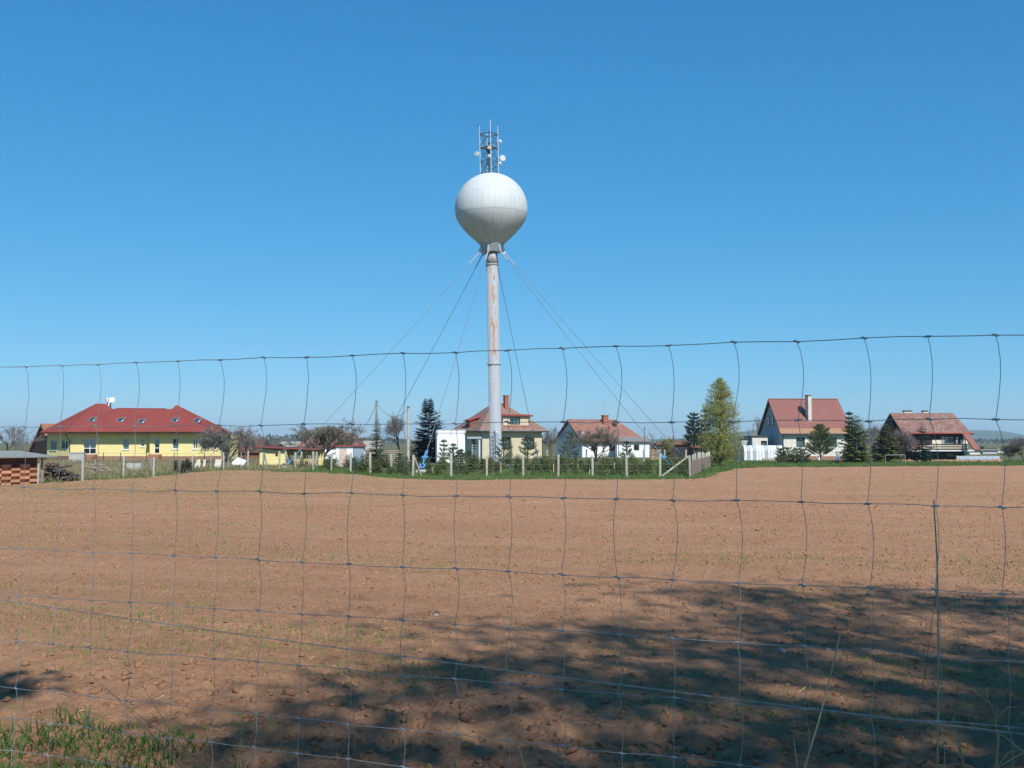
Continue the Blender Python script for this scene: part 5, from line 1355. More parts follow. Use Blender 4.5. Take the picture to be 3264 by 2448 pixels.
m_twig = mat('twig_bark', (0.14, 0.125, 0.11), (0.21, 0.185, 0.165), scale=3, rough=.95)
def spruce_mesh(seed, h, r, m, bare=0.08, dens=1.0, power=0.85, droop=0.25, mt=None, nspray=9):
    rs = random.Random(seed)
    tr = MB().tube([(0, 0, 0), (0.02 * h * rs.uniform(-1, 1), 0, h * .5), (0, 0, h * .985)], [h * 0.016 + 0.012, h * 0.010 + 0.006, 0.006], 7)
    q = Quads(); br = tr
    nw = int(max(11, h * 5.0 * dens))
    for i in range(nw):
        t = (i + rs.random() * .7) / nw
        z = h * (bare + (1 - bare) * t)
        R = r * (1 - t) ** power * rs.uniform(0.78, 1.1) + 0.02 * h
        nb = rs.randint(6, 9) if t < .85 else 5
        a0 = rs.random() * 6.28
        for k in range(nb):
            a = a0 + 6.283 * k / nb + rs.uniform(-.25, .25)
            Lb = R * rs.uniform(0.7, 1.1)
            rise = (0.5 * t - droop) * Lb
            zj = rs.uniform(-.6, .6) * h / nw; tip = Vector((math.cos(a) * Lb, math.sin(a) * Lb, z + zj + rise + rs.uniform(-.08, .08) * Lb)); base = Vector((0, 0, z + zj))
            if Lb > 0.4: br.tube([base, tip], [0.012, 0.004], 3, False)
            ns = max(3, int(nspray * (0.5 + 0.5 * Lb / max(r, 0.01))))
            dv = (tip - base).normalized(); sd = dv.cross(Vector((0, 0, 1))).normalized()
            for j in range(ns):
                u = 0.18 + 0.82 * (j + rs.random()) / ns
                p = base.lerp(tip, u)
                for sgn in (-1, 1):
                    dd = (dv * 0.75 + sd * sgn * rs.uniform(.3, .9) + Vector((0, 0, rs.uniform(-.45, .15)))).normalized()
                    ln = Lb * rs.uniform(.2, .4) * (1.15 - 0.5 * u) + 0.03
                    wv = dd.cross(Vector((rs.uniform(-.5, .5), rs.uniform(-.5, .5), 1))).normalized() * ln * rs.uniform(.14, .28)
                    q.add(p, dd * ln, wv)
    return tr.mesh('trunk', mt or m_bark), q.mesh('crown', m)
def pine_mesh(seed, h, r, m, bare=0.25, mt=None, whorls=6, tuft=0.28, nb=(4, 6), power=.6):
    rs = random.Random(seed)
    tr = MB().tube([(0, 0, 0), (0.03 * h * rs.uniform(-1, 1), 0, h * .5), (0, 0, h * .95)], [h * 0.014 + 0.012, h * 0.010 + 0.006, 0.008], 7)
    q = Quads()
    def tuftat(p, dv, n, ln):
        for _ in range(n):
            d = (dv * 1.1 + rv(rs, 0.75)).normalized()
            q.add(p, d * ln * rs.uniform(.7, 1.2), d.cross(rv(rs)).normalized() * ln * 0.06)
    for i in range(whorls):
        t = i / (whorls - 0.6)
        z = h * (bare + (0.97 - bare) * t)
        R = r * (1 - t) ** power + 0.07 * h * .5
        n_ = rs.randint(*nb); a0 = rs.random() * 6.28
        for k in range(n_):
            a = a0 + 6.283 * k / n_ + rs.uniform(-.3, .3)
            Lb = R * rs.uniform(.7, 1.1)
            base = Vector((0, 0, z)); tip = Vector((math.cos(a) * Lb, math.sin(a) * Lb, z + Lb * rs.uniform(.35, .75)))
            mid = base.lerp(tip, .55) - Vector((0, 0, Lb * .08))
            tr.tube([base, mid, tip], [0.014, 0.010, 0.005], 4, False)
            ns = max(3, int(5 + Lb * 5))
            for j in range(ns):
                u = 0.3 + 0.7 * (j + 1) / ns
                p = mid.lerp(tip, (u - .55) / .45) if u > .55 else base.lerp(mid, u / .55)
                dv = (tip - base).normalized() + Vector((0, 0, .35))
                tuftat(p, dv.normalized(), 9, tuft)
                if u > .4 and Lb > .5:
                    sd = dv.cross(Vector((0, 0, 1))).normalized() * rs.choice((-1, 1))
                    tuftat(p + (sd + dv * .5) * Lb * .22, (dv + sd * .5).normalized(), 8, tuft)
        for j in range(4): tuftat(Vector((0, 0, z + (0.97 - bare) * h / whorls * j * .22)), Vector((0, 0, 1)), 7, tuft)
    tuftat(Vector((0, 0, h * .95)), Vector((0, 0, 1)), 16, tuft * 1.1)
    return tr.mesh('trunk', mt or m_bark), q.mesh('crown', m)
def bare_mesh(seed, h, spread, levels=5, m_t=None, bud=None, nbud=0, trunk=0.25, tw=0.012, up=0.25, nb=3, budsize=0.1, stem=1, half=0):
    rs = random.Random(seed)
    tr = MB(); tw_ = MB(); ends = []
    def grow(p, d, ln, r, lv):
        n = 3; pts = [p]; q = p.copy(); dd = d.copy()
        for i in range(n):
            dd = (dd + rv(rs, .22) + Vector((0, 0, up * .15))).normalized()
            q = q + dd * ln / n; pts.append(q.copy())
        rr = [max(tw * .55, r * (1 - .4 * i / n)) for i in range(n + 1)]
        (tr if lv >= levels - 1 else tw_).tube(pts, rr, 5 if lv >= levels - 1 else 3, False)
        if lv <= 1: ends.extend(pts[1:])
        if lv == 0: return
        k = nb + (1 if rs.random() < .5 else 0)
        for i in range(k):
            u = rs.uniform(.45, 1.0) if i else 1.0
            idx = min(n - 1, int(u * n)); b0 = pts[idx].lerp(pts[idx + 1], u * n - idx) if u < 1 else pts[-1]
            ax = rv(rs).normalized(); sp = rs.uniform(.35, .95) * spread
            nd = (dd + ax * sp + Vector((0, 0, up * .3))).normalized()
            grow(b0, nd, ln * rs.uniform(.62, .85), max(tw * .55, r * rs.uniform(.45, .62)), lv - 1)
    for s_ in range(stem):
        d0 = Vector((rs.uniform(-.12, .12), rs.uniform(-.12, .12), 1)).normalized() if stem == 1 else Vector((rs.uniform(-.5, .5), rs.uniform(-.5, .5), 1)).normalized()
        grow(Vector((rs.uniform(-.1, .1) * (stem > 1), 0, 0)), d0, h * trunk * 1.15, h * 0.022 / (stem ** .4), levels)
    zmax = max(v[2] for v in tw_.v)
    k = h / zmax
    kx = k
    if half: kx = half / max(1e-3, float(np.percentile(np.abs(np.array(tw_.v)[:, 0]), 94)))
    for mb in (tr, tw_): mb.v = [(a * kx, b * kx, c * k) for a, b, c in mb.v]
    crown = tw_.mesh('twigs', m_t or m_twig)
    bm_ = None
    if bud and nbud:
        q = Quads()
        for _ in range(nbud):
            p0_ = rs.choice(ends); p = Vector((p0_.x * kx, p0_.y * kx, p0_.z * k)) + rv(rs, h * 0.02)
            d = rv(rs).normalized(); q.add(p, d * budsize * rs.uniform(.6, 1.3), d.cross(rv(rs)).normalized() * budsize * .35)
        bm_ = q.mesh('buds', bud)
    return tr.mesh('trunk', m_t or m_bark), crown, bm_
def tree(name, label, cat, loc, meshes, group=None, rz=0.0, sc=1.0):
    t = thing(name, label, cat, loc, rz, group)
    if sc != 1.0: t.scale = (sc, sc, sc) if not hasattr(sc, '__len__') else sc
    names = ('trunk', 'crown', 'buds')
    for nm, me in zip(names, meshes):
        if me is not None: place(nm, me, t)
    return t
def by(px, ytop, d): 
    return (XR(px, d), d, 0.0), CAMZ + (HORIZON - ytop) / FPX * d
def put(kind, A, xr, ytop, d, halfw, seed, label, name, cat='tree', **kw):
    px, py = A(xr, ytop)
    loc, h = by(px, py, d)
    r = halfw / K / FPX * d
    if kind == 'spruce': ms = spruce_mesh(seed, h, r, kw.pop('m', m_spruce), **kw)
    elif kind == 'pine': ms = pine_mesh(seed, h, r, kw.pop('m', m_pine), **kw)
    else: ms = bare_mesh(seed, h, kw.pop('spread', .8), half=r, **kw)
    return tree(name, label, cat, loc, ms, rz=seed)
# dark two-topped spruce: a broad crown plus two bushy leaders
(loc, h) = by(*A2(1850, 285), 112); r = 190 / K / FPX * 112
tr_, cr_ = spruce_mesh(31, h * 1.0, r * 1.02, m_bluespruce, bare=0.05, power=.48, droop=.12, nspray=12, dens=1.2)
t = tree('spruce_tree', 'big dark spruce with two bushy tops beside the white container', 'tree', loc, (tr_, cr_))
for k, (dx, yy) in enumerate(((-18, 200), (28, 195))):
    (l2, h2) = by(*A2(1832 + dx, yy), 112)
    a, c = spruce_mesh(40 + k, 2.2, 0.5, m_bluespruce, bare=0.3, power=.45, droop=-.1, dens=2.6, nspray=10)
    place('leader', c, t, (l2[0] - loc[0] , 0, h2 - 2.2)); place('leader_stem', a, t, (l2[0] - loc[0], 0, h2 - 2.2))
put('spruce', A2, 1390, 325, 84, 95, 5, 'slender young spruce standing taller than the fence left of the concrete pole', 'spruce_tree', m=m_young, droop=.1, dens=1.4)
# pale green conical larch
(loc, h) = by(*A4(1090, 15), 89); r = 205 / K / FPX * 89
def larch_mesh(seed, h, r):
    rs = random.Random(seed); tr = MB().tube([(0, 0, 0), (0, 0, h * .99)], [0.13, 0.012], 7); q = Quads()
    for i in range(640):
        t = (rs.random() ** 1.0)
        z = h * (0.04 + 0.95 * t)
        R = r * float(np.interp(t, [0, .1, .3, .5, .7, .85, .95, 1], [.78, .98, 1.0, .9, .7, .48, .26, .08])) * rs.uniform(.78, 1.06) + 0.04
        a = rs.random() * 6.283
        base = Vector((0, 0, z)); tip = Vector((math.cos(a) * R, math.sin(a) * R, z + R * rs.uniform(.05, .5)))
        tr.tube([base, tip], [0.013, 0.004], 3, False)
        ns = int(10 + 36 * R / r)
        for j in range(ns):
            u = 0.12 + .88 * rs.random()
            p = base.lerp(tip, u) + rv(rs, 0.1)
            ln = rs.uniform(.10, .26)
            d = Vector((rs.uniform(-.5, .5), rs.uniform(-.5, .5), rs.uniform(-1, .25))).normalized()
            q.add(p, d * ln, d.cross(rv(rs)).normalized() * rs.uniform(.012, .028))
    return tr.mesh('trunk', m_bark), q.mesh('crown', m_larch)
tree('larch_tree', 'tall pale green conical larch at the corner of the tower plot', 'tree', loc, larch_mesh(3, h, r))
put('pine', A4, 858, 325, 118, 75, 7, 'dark pine left of the pale green larch', 'pine_tree', m=m_spruce, bare=.28, whorls=9, tuft=.3, nb=(6, 8))
put('pine', A4, 960, 290, 121, 55, 8, 'second dark pine half hidden by the pale green larch', 'pine_tree', m=m_spruce, bare=.15, whorls=9, tuft=.3, nb=(6, 8))
put('spruce', A4, 1335, 465, 135, 48, 9, 'little spruce behind the flat-roofed annex', 'spruce_tree')
# trees before the two right-hand houses
put('pine', A5, 408, 425, 108, 112, 11, 'green pine with bare lower stem before the pale roughcast house', 'pine_tree', bare=.16, whorls=12, tuft=.24, mt=m_bark_red, nb=(8, 10), m=m_pine)
put('pine', A5, 665, 312, 116, 30, 18, 'thin dark pine top behind the gap right of the roughcast house', 'pine_tree', m=m_spruce, whorls=10, tuft=.26, nb=(6, 8), bare=.1)
put('spruce', A5, 715, 345, 107, 165, 12, 'broad dense spruce filling the gap between the two right-hand houses', 'spruce_tree', m=m_young, power=.5, droop=.05, nspray=13, dens=1.3, bare=.03)
put('spruce', A5, 985, 415, 108, 150, 13, 'dense conical spruce left of the chalet', 'spruce_tree', m=m_young, power=.55, droop=.05, nspray=13, dens=1.3, bare=.03)
put('spruce', A5, 1302, 398, 112, 105, 14, 'dark blue spruce standing before the chalet balcony', 'spruce_tree', m=m_bluespruce, power=.7, dens=1.1, nspray=11, droop=.3)
for k, (xr, yt, d) in enumerate(((60, 640, 103), (120, 632, 104), (200, 640, 103), (255, 650, 102))):
    put('pine', A5, xr, yt, d, 52, 60 + k, ('leftmost', 'second from left', 'third from left', 'rightmost')[k] + ' of the four low mugo pines beside the greenhouse', 'mugo_pine', 'shrub', bare=.05, whorls=5, tuft=.2, m=m_pine, nb=(6, 8), power=.3)
# bare and budding trees
put('bare', A1, 55, 408, 100, 150, 21, 'bare fruit tree above the brick store at the left edge', 'fruit_tree', levels=5, tw=.014, spread=.95, trunk=.27)
put('bare', A1, 235, 512, 138, 75, 22, 'thin bare tree behind the brown outbuilding at left', 'fruit_tree', levels=4, tw=.014)
put('bare', A2, 80, 405, 104, 240, 23, 'dark spreading bare apple tree at the right end of the yellow bungalow', 'fruit_tree', levels=5, tw=.013, spread=1.05, trunk=.16, up=.1, stem=4)
put('bare', A2, 890, 368, 104, 225, 24, 'brownish budding apple tree before the small red-roofed house', 'fruit_tree', levels=5, tw=.011, spread=.95, trunk=.16, bud=m_bud, nbud=11000, budsize=.10, stem=4)
put('bare', A2, 1600, 300, 110, 140, 25, 'open bare tree between the two utility poles', 'fruit_tree', levels=6, tw=.012, spread=.9, trunk=.24)
put('bare', A3, 1655, 428, 112, 185, 26, 'orange-brown budding tree before the white house', 'fruit_tree', levels=5, tw=.011, spread=.95, trunk=.18, bud=m_budo, nbud=6000, budsize=.07, stem=3)
put('bare', A3, 1260, 425, 140, 70, 27, 'hazy grey shrub tree between the cream house and the white house', 'shrub_tree', levels=5, tw=.012, spread=1.0, stem=4, bud=m_bud, nbud=1200, budsize=.08)
put('bare', A4, 468, 470, 118, 105, 28, 'gnarled pruned bare tree before the white wing', 'fruit_tree', levels=4, tw=.022, spread=1.1, trunk=.3, nb=2)
put('bare', A4, 1412, 320, 142, 65, 29, 'thin bare tree behind the annex left of the tall red roof', 'tree', levels=5, tw=.013, spread=.7)
put('bare', A5, 905, 355, 126, 95, 30, 'bare twiggy tree between the spruces left of the chalet', 'tree', levels=5, tw=.013, spread=.8, stem=3)
put('bare', A5, 1120, 440, 112, 135, 32, 'grey-brown twiggy bush against the left side of the chalet', 'shrub', 'shrub', levels=5, tw=.015, spread=.95, stem=7, bud=m_bark, nbud=2500, budsize=.07)
put('bare', A5, 2190, 520, 120, 130, 33, 'bare round tree at the right edge beyond the field', 'tree', levels=5, tw=.014, spread=1.0, stem=4, bud=m_bud, nbud=1500, budsize=.08)
put('bare', A5, 2075, 585, 122, 75, 34, 'low hazy shrub by the end of the bluish fence', 'shrub', 'shrub', levels=5, tw=.012, spread=1.1, stem=5, bud=m_bud, nbud=3000, budsize=.08)
put('bare', A4, 640, 515, 112, 75, 35, 'olive budding bush tree before the brown barn', 'shrub_tree', levels=5, tw=.011, spread=.8, stem=3, bud=m_larch, nbud=2500, budsize=.08)
put('bare', A1, 2150, 480, 108, 90, 36, 'smaller dark bare tree beside the spreading apple tree by the bungalow', 'fruit_tree', levels=5, tw=.014, spread=1.1)
# young conifers of the plantation inside the fence: a few tall pines singled out, the rest alike
lead = [(A3, 320, 560, 815, 45, 'leggy young pine before the left half of the white container'), (A3, 405, 597, 810, 55, 'bushy young pine before the middle of the white container'),
        (A3, 470, 650, 812, 40, 'short young pine before the right edge of the white container'), (A3, 540, 660, 790, 26, 'thin young pine by the container door'),
        (A3, 845, 548, 800, 75, 'wide young pine just right of the pipe foot'), (A3, 905, 522, 740, 30, 'slim tiered young spruce top before the cream house wall'),
        (A3, 1055, 505, 795, 80, 'round-headed young pine before the cream house window'), (A3, 1425, 485, 790, 80, 'tall young pine before the white house gable'),
        (A3, 1925, 575, 800, 55, 'young pine before the small window of the white wing'), (A2, 1262, 668, 845, 62, 'young spruce with pointed tip by the white shed'),
        (A2, 1412, 668, 838, 58, 'dark bushy young spruce under the slender spruce')]
for k, (A, xr, yt, ybm, hw, lab) in enumerate(lead):
    d = min(depth_of(A(0, ybm)[1]), 96)
    put('spruce' if 'spruce' in lab else 'pine', A, xr, yt, d, hw, 70 + k, lab, 'young_spruce' if 'spruce' in lab else 'young_pine', 'young tree', **(dict(m=m_young, dens=2.5) if 'spruce' in lab else dict(m=m_pine, whorls=5, tuft=.19, bare=.3 if k != 4 else .15, nb=(5, 6))))
kinds = [spruce_mesh(200 + i, 1.0, 0.46 + 0.06 * (i % 3), m_young, bare=0.02, dens=4.0, power=.6, droop=.05, nspray=6) for i in range(5)] + [pine_mesh(210 + i, 1.0, 0.4, m_pine, bare=.1, whorls=4, tuft=.17) for i in range(2)]
rs = random.Random(5)
cF = [Vector((-6.1, 64.3)), Vector((11.0, 63.6))]
pts = []
tries = 0
while len(pts) < 155 and tries < 6000:
    tries += 1
    y = rs.uniform(66, 88); u = (y - 64) / 22
    x = rs.uniform(-6.5 - 12.0 * u, 11.5 + 4.5 * u)
    if abs(x - TB.x) < 1.6 and abs(y - 90) < 3: continue
    if any((x - a) ** 2 + (y - b) ** 2 < 0.7 for a, b in pts): continue
    if any((x - XR(p, q_)) ** 2 + (y - q_) ** 2 < 1.2 for p, q_ in ((1345, 72), (2139, 78))): continue
    pts.append((x, y))
for i, (x, y) in enumerate(pts):
    k = rs.choice([0, 1, 2, 3, 4, 0, 1, 2, 3, 4, 5, 6]); s = rs.uniform(.55, 1.3) * (1.0 if y > 70 else .75)
    ppx = 1632 + x / y * FPX; fpx = [1316, 1437, 1552, 1668, 1780, 1889, 1998, 2107, 2207]
    nth = ('first', 'second', 'third', 'fourth', 'fifth', 'sixth', 'seventh', 'eighth', 'ninth')
    j = sum(ppx > q_ for q_ in fpx)
    spot = 'left of the corner post' if j == 0 else ('right of the last front post' if j == 9 else 'between the %s and %s front posts' % (nth[j - 1], nth[j]))
    dep = 'nearest the wire' if y < 71 else ('midway back' if y < 79 else 'far back')
    sz = 'low' if s < .75 else ('waist-high' if s < 1.05 else 'tall')
    tree('young_spruce' if k < 5 else 'young_pine', '%s bushy young %s %s, seen %s' % (sz, 'spruce' if k < 5 else 'pine', dep, spot), 'young tree', (x, y, 0), kinds[k], 'young %s planted inside the tower fence' % ('spruces' if k < 5 else 'pines'), rs.uniform(0, 6.28), s)
# clipped columnar shrubs in the garden below the bungalow
for k, (px, pb, hh) in enumerate(((560, 1510, .85), (583, 1509, .8), (596, 1507, .95), (608, 1507, .75))):
    g = G(px, pb)
    tree('thuja_shrub', ('first', 'second', 'third', 'fourth')[k] + ' from left of the four small dark thujas at the garden edge', 'shrub', tuple(g), spruce_mesh(300 + k, hh, 0.2, m_spruce, bare=0, dens=6, power=.3, droop=-.6, nspray=5))
# stakes in the planting
m_stake = mat('pale_stake', (0.48, 0.40, 0.28), (0.56, 0.48, 0.35))
for k, (A, xr, yt, ybm) in enumerate(((A3, 820, 775, 855), (A3, 973, 775, 840), (A3, 1285, 770, 850), (A3, 1500, 775, 840), (A3, 1600, 815, 865), (A3, 1820, 760, 862), (A3, 215, 800, 858), (A4, 165, 757, 862), (A4, 403, 742, 800))):
    g = G(*A(xr, ybm)); hh = (ybm - yt) / K / FPX * g.y
    o = MB().tube([(0, 0, 0), (rs.uniform(-.03, .03), 0, hh * .9), (0, 0, hh)], [.03, .028, .012], 6).build('planting_stake', m_stake, loc=tuple(g))
    props(o, 'thin pale wooden stake, number %s from left in the fenced planting' % ('two', 'three', 'four', 'five', 'six', 'seven', 'one', 'eight', 'nine')[k] if False else
          ('pale stake before the tower pipe foot', 'pale stake left of the round-headed young pine', 'pale stake right of the round-headed young pine', 'pale stake below the tall young pine', 'short pale stake before the orange-brown budding tree', 'pale stake before the white house eave end', 'short pale stake before the left edge of the container', 'pale stake near the right end of the planting', 'small pale stake below the gnarled pruned tree')[k], 'stake')

# trees behind the viewer that shade the field; the second added for one shadow
def broad_tree(seed, h, r, clumps, leaves, name, label, loc, zlo=.35, extra=()):
    rs = random.Random(seed)
    tr = MB(); q = Quads()
    tr.tube([(0, 0, 0), (.1, .1, h * .3), (-.05, .15, h * .6), (.1, 0, h * .9)], [.32, .25, .15, .04], 9)
    pts = []
    for i in range(clumps):
        a = rs.random() * 6.283; u = rs.random() ** .5; t = zlo + (1 - zlo) * rs.random()
        env = min(1, 1.25 * math.sin(math.pi * min(1, (t - zlo) / (1 - zlo) * .78 + .17)) ** .5)
        pts.append(Vector((math.cos(a) * r * u * env, math.sin(a) * r * u * env, h * t)))
    pts += [Vector(e) for e in extra]
    for p in pts:
        b0 = Vector((0, 0, max(h * .25, p.z - p.xy.length * .7)))
        mid = b0.lerp(p, .5) + Vector((0, 0, .3))
        tr.tube([b0, mid, p], [.11, .06, .02], 5, False)
        cs_ = rs.uniform(.35, .8) if not any((p - Vector(e)).length < 1e-6 for e in extra) else .2
        for j in range(leaves):
            o = Vector((rs.gauss(0, cs_), rs.gauss(0, cs_), rs.gauss(0, cs_ * .45)))
            d = rv(rs).normalized(); ln = rs.uniform(.11, .25)
            q.add(p + o, d * ln, d.cross(rv(rs)).normalized() * ln * .35)
    tree(name, label, 'tree', loc, (tr.mesh('trunk', m_bark), q.mesh('crown', m_leaf)))
broad_tree(77, 19.6, 8.3, 520, 125, 'shade_tree', 'tall leafy tree behind the fence that shades the near field', (11.9, -9.3, .7), .32)
kk = 1 / math.tan(SUN_EL)
def above(x, y, z): return Vector((x + math.sin(SUN_AZ) * kk * z, y - math.cos(SUN_AZ) * kk * z, z))
base2 = Vector((-6.8, -6.5, .7))
ex = [above(-4.25 - .13 * (q_ % 5), 8.95 - .09 * q_, 9.2 + .1 * q_) - base2 for q_ in range(9)]  # added leaf clumps, placed sunward so their shadow lands at far left
broad_tree(78, 12.0, 2.6, 45, 60, 'shade_tree', 'second leafy tree added unseen behind the viewer, one branch shaped to shade the field', base2, .45, ex)
# ------------------------------------------------------------------ fences
m_cpost = mat('old_concrete_post', (0.30, 0.275, 0.225), (0.44, 0.41, 0.34), scale=3, bump=0.4, rand=0.1)
m_wire = mat('fence_wire_far', (0.22, 0.22, 0.22), (0.3, 0.28, 0.26), rough=0.5, metal=0.4)
post_me = MB()
post_me.box(-.065, .065, -.065, .065, 0, 1.28); post_me.add([(-.065, -.065, 1.28), (.065, -.065, 1.28), (.065, .065, 1.28), (-.065, .065, 1.28), (-.03, -.03, 1.36), (.03, -.03, 1.36), (.03, .03, 1.36), (-.03, .03, 1.36)], [(4, 5, 6, 7), (0, 1, 5, 4), (1, 2, 6, 5), (2, 3, 7, 6), (3, 0, 4, 7)])
post_me = post_me.mesh('post', m_cpost)
tf = thing('plot_fence', 'weathered concrete post and wire fence around the tower plot', 'fence', (0, 64, 0))
def wp_(g): return (g.x, g.y - 64, 0)
front = [G(*A3(x, 882)) for x in (45, 380, 697, 1017, 1328, 1628, 1930)] + [G(*A4(573, 884)), G(*A4(848, 886))]
for g in front: g.y = 64.0 + (g.y - 64) * .2
left = [G(*A2(x, y)) for x, y in ((1515, 858), (1330, 850), (1155, 845), (985, 832), (827, 826), (668, 815), (527, 812), (385, 814))]
right_end = G(*A4(1000, 806))
n_r = 9
right = [front[-1].lerp(right_end, (k + 1) / n_r) for k in range(n_r)]
back = [W(*A3(1230, 715), 112), W(*A3(1395, 712), 113), W(*A3(1572, 716), 112), W(*A4(420, 740), 108), W(*A4(606, 735), 106), W(*A4(790, 728), 104)]
for b_ in back: b_.z = 0
extra = [W(*A2(722, 800), 90), W(*A2(852, 800), 89), W(*A2(580, 800), 91), W(*A2(250, 810), 86)]
for b_ in extra: b_.z = 0
random.seed(4)
for g in left[::-1] + front + right + back + extra:
    place('concrete_post', post_me, tf, wp_(g), (random.uniform(-.02, .02), random.uniform(-.025, .025), random.uniform(-.2, .2)), (1, 1, random.uniform(.94, 1.06)))
def strut(a, d):
    MB().bar((a.x + d[0], a.y - 64 + d[1], 0.0), (a.x + d[0] * .06, a.y - 64 + d[1] * .06, 1.25), .07).build('strut', m_cpost, tf)
strut(front[-1], (-1.75, .2)); strut(front[0], (.45, .5)); strut(extra[2], (.5, -.2)); strut(left[-1], (.3, .3))
def strands(ps, m=m_wire):
    for h in (.35, .75, 1.15):
        MB().tube([(p.x, p.y - 64 - .07, h) for p in ps], .006, 4, False).build('wire_strand', m, tf)
strands(front); strands([front[0]] + left); strands(back)
# knotted netting on the right side, seen along its length
net = MB()
Lr = (right_end - front[-1]).length; nn = int(Lr / .05)
for k in range(nn):
    p = front[-1].lerp(right_end, k / nn); net.tube([(p.x + .085, p.y - 64 - .02, .02), (p.x + .085, p.y - 64 - .02, .98)], .013, 3, False)
for h in np.linspace(.05, .98, 9): net.tube([(front[-1].x + .085, front[-1].y - 64.02, h), (right_end.x + .085, right_end.y - 64.02, h)], .009, 3, False)
props(net.build('netting', mat('rusty_netting', (0.17, 0.13, 0.11), (0.22, 0.17, 0.14)), tf), kind='stuff')

# garden fence along the left edge of the field
gf = thing('garden_fence', 'grey post and wire garden fence below the yellow bungalow', 'fence', (-21, 62, 0))
gp_ = [(120, 1540, 745), (262, 1537, 725), (393, 1523, 700), (489, 1521, 705), (612, 1507, 693), (712, 1497, 668)]
gp_ = [(121, 1545, 1471), (262, 1538, 1463), (393, 1524, 1453), (489, 1522, 1459), (612, 1507, 1451), (712, 1497, 1442), (672, 1499, 1447), (481, 1497, 1461), (304, 1492, 1463), (727, 1495, 1450), (768, 1496, 1443)]
for k, (px, pb, pt_) in enumerate(gp_):
    g = G(px, pb); hh = (pb - pt_) / FPX * g.y
    MB().tube([(0, 0, 0), (0, 0, hh)], .055 if k < 6 else .03, 6).build('post', mat('grey_post', (0.34, 0.33, 0.31), (0.44, 0.42, 0.4), scale=4, rand=.1) if k < 6 else m_galv, gf, loc=(g.x + 21, g.y - 62, 0))
for hh in (.3, .7, 1.05):
    MB().tube([(G(px, pb).x + 21, G(px, pb).y - 62 - .06, hh) for px, pb, _ in gp_[:6]], .006, 4, False).build('wire_strand', m_wire, gf)
# small dark posts of the terrace rail
tfn = thing('terrace_fence', 'thin dark green fence posts along the terrace bank', 'fence', (-35, 108, 0))
gpts = [W(px, 1460, 108) for px in (384, 467, 555, 652, 330, 274)]
for p in gpts: MB().tube([(p.x + 35, 0, 0), (p.x + 35, 0, 1.05)], .04, 6).build('post', m_green_frame, tfn)
for hh in (.5, .95): MB().tube([(min(p.x for p in gpts) + 35, -.04, hh), (max(p.x for p in gpts) + 35, -.04, hh)], .012, 4).build('rail', m_green_frame, tfn)

# ------------------------------------------------------------------ near knotted wire fence
EYE = CAMZ
m_wire_n = mat('galvanised_wire', (0.26, 0.27, 0.28), (0.38, 0.39, 0.4), scale=30, rough=0.45, metal=0.35)
nf = thing('mesh_fence', 'knotted wire mesh fence close in front of the viewer', 'fence', (FL.x, FL.y, 0))
levels = [0.252, 0.052, -0.148, -0.348, -0.498, -0.648, -0.798, -0.898, -0.998, -1.098, -1.198, -1.348]
rs = random.Random(19)
def fpos(s, h): return Vector((FDIR.x * s, FDIR.y * s, EYE + h))
def s_of_px(px):
    u = (px - 1632.0) / FPX * 1.0016
    # FL + s*FDIR has x/y = u
    return (u * FL.y - FL.x) / (FDIR.x - u * FDIR.y)
s_first = s_of_px(81)
stays = [s_first + .15 * k for k in range(-3, 25)]
tops = [55, 132, 210, 293, 385, 475, 567, 660, 763, 872, 985, 1098, 1213, 1332, 1448, 1585, 1725, 1868, 2010, 2155]
for k, t in enumerate(tops): stays[k + 3] = s_of_px(t * 3264 / 2212)
inner = stays[:23] + [stays[22] + .15 * k for k in range(1, 3)]
NL = 16
stays = [inner[0] - .15 * k for k in range(NL, 0, -1)] + inner + [inner[-1] + .15 * k for k in range(1, 17)]
jog = {}
for j in range(len(levels)):
    dr = 0.0
    for i in range(len(stays)): jog[(i, j)] = (rs.uniform(-.004, .004) - 0.0016 * j * (1 if i < 12 + NL else -.2) + (0 if j == 0 else rs.uniform(-.003, .003)), rs.uniform(-.003, .003))
knot_me = MB().tube([(-.009, 0, 0), (-.004, 0, .001), (.004, 0, -.001), (.009, 0, 0)], [.0015, .0028, .0028, .0015], 6).mesh('knot', m_wire_n)
WR = .0009
far_knots = MB()
for j, h in enumerate(levels):
    pts = []
    for i, s in enumerate(stays):
        js, jh = jog[(i, j)]
        pts.append(fpos(s + js, h + jh))
        if i < len(stays) - 1:
            s2 = (s + stays[i + 1]) / 2
            pts.append(fpos(s2 + rs.uniform(-.02, .02), h + (jh + jog[(i + 1, j)][1]) / 2 + rs.uniform(-.0035, .0025)))
    w = MB().tube(pts, WR * (1.25 if j in (0, 11) else 1.0), 6).build('line_wire', m_wire_n, nf)
    if j < 10:
        for i, s in enumerate(stays):
            js, jh = jog[(i, j)]
            p = fpos(s + js, h + jh)
            if not NL <= i < NL + 25:
                ax_ = Vector((FDIR.x, FDIR.y, 0)); far_knots.tube([p - ax_ * .009, p, p + ax_ * .009], [.0015, .0028, .0015], 5); continue
            place('knot', knot_me, w, p, (rs.uniform(-.3, .3), rs.uniform(-.3, .3), math.atan2(FDIR.y, FDIR.x)))
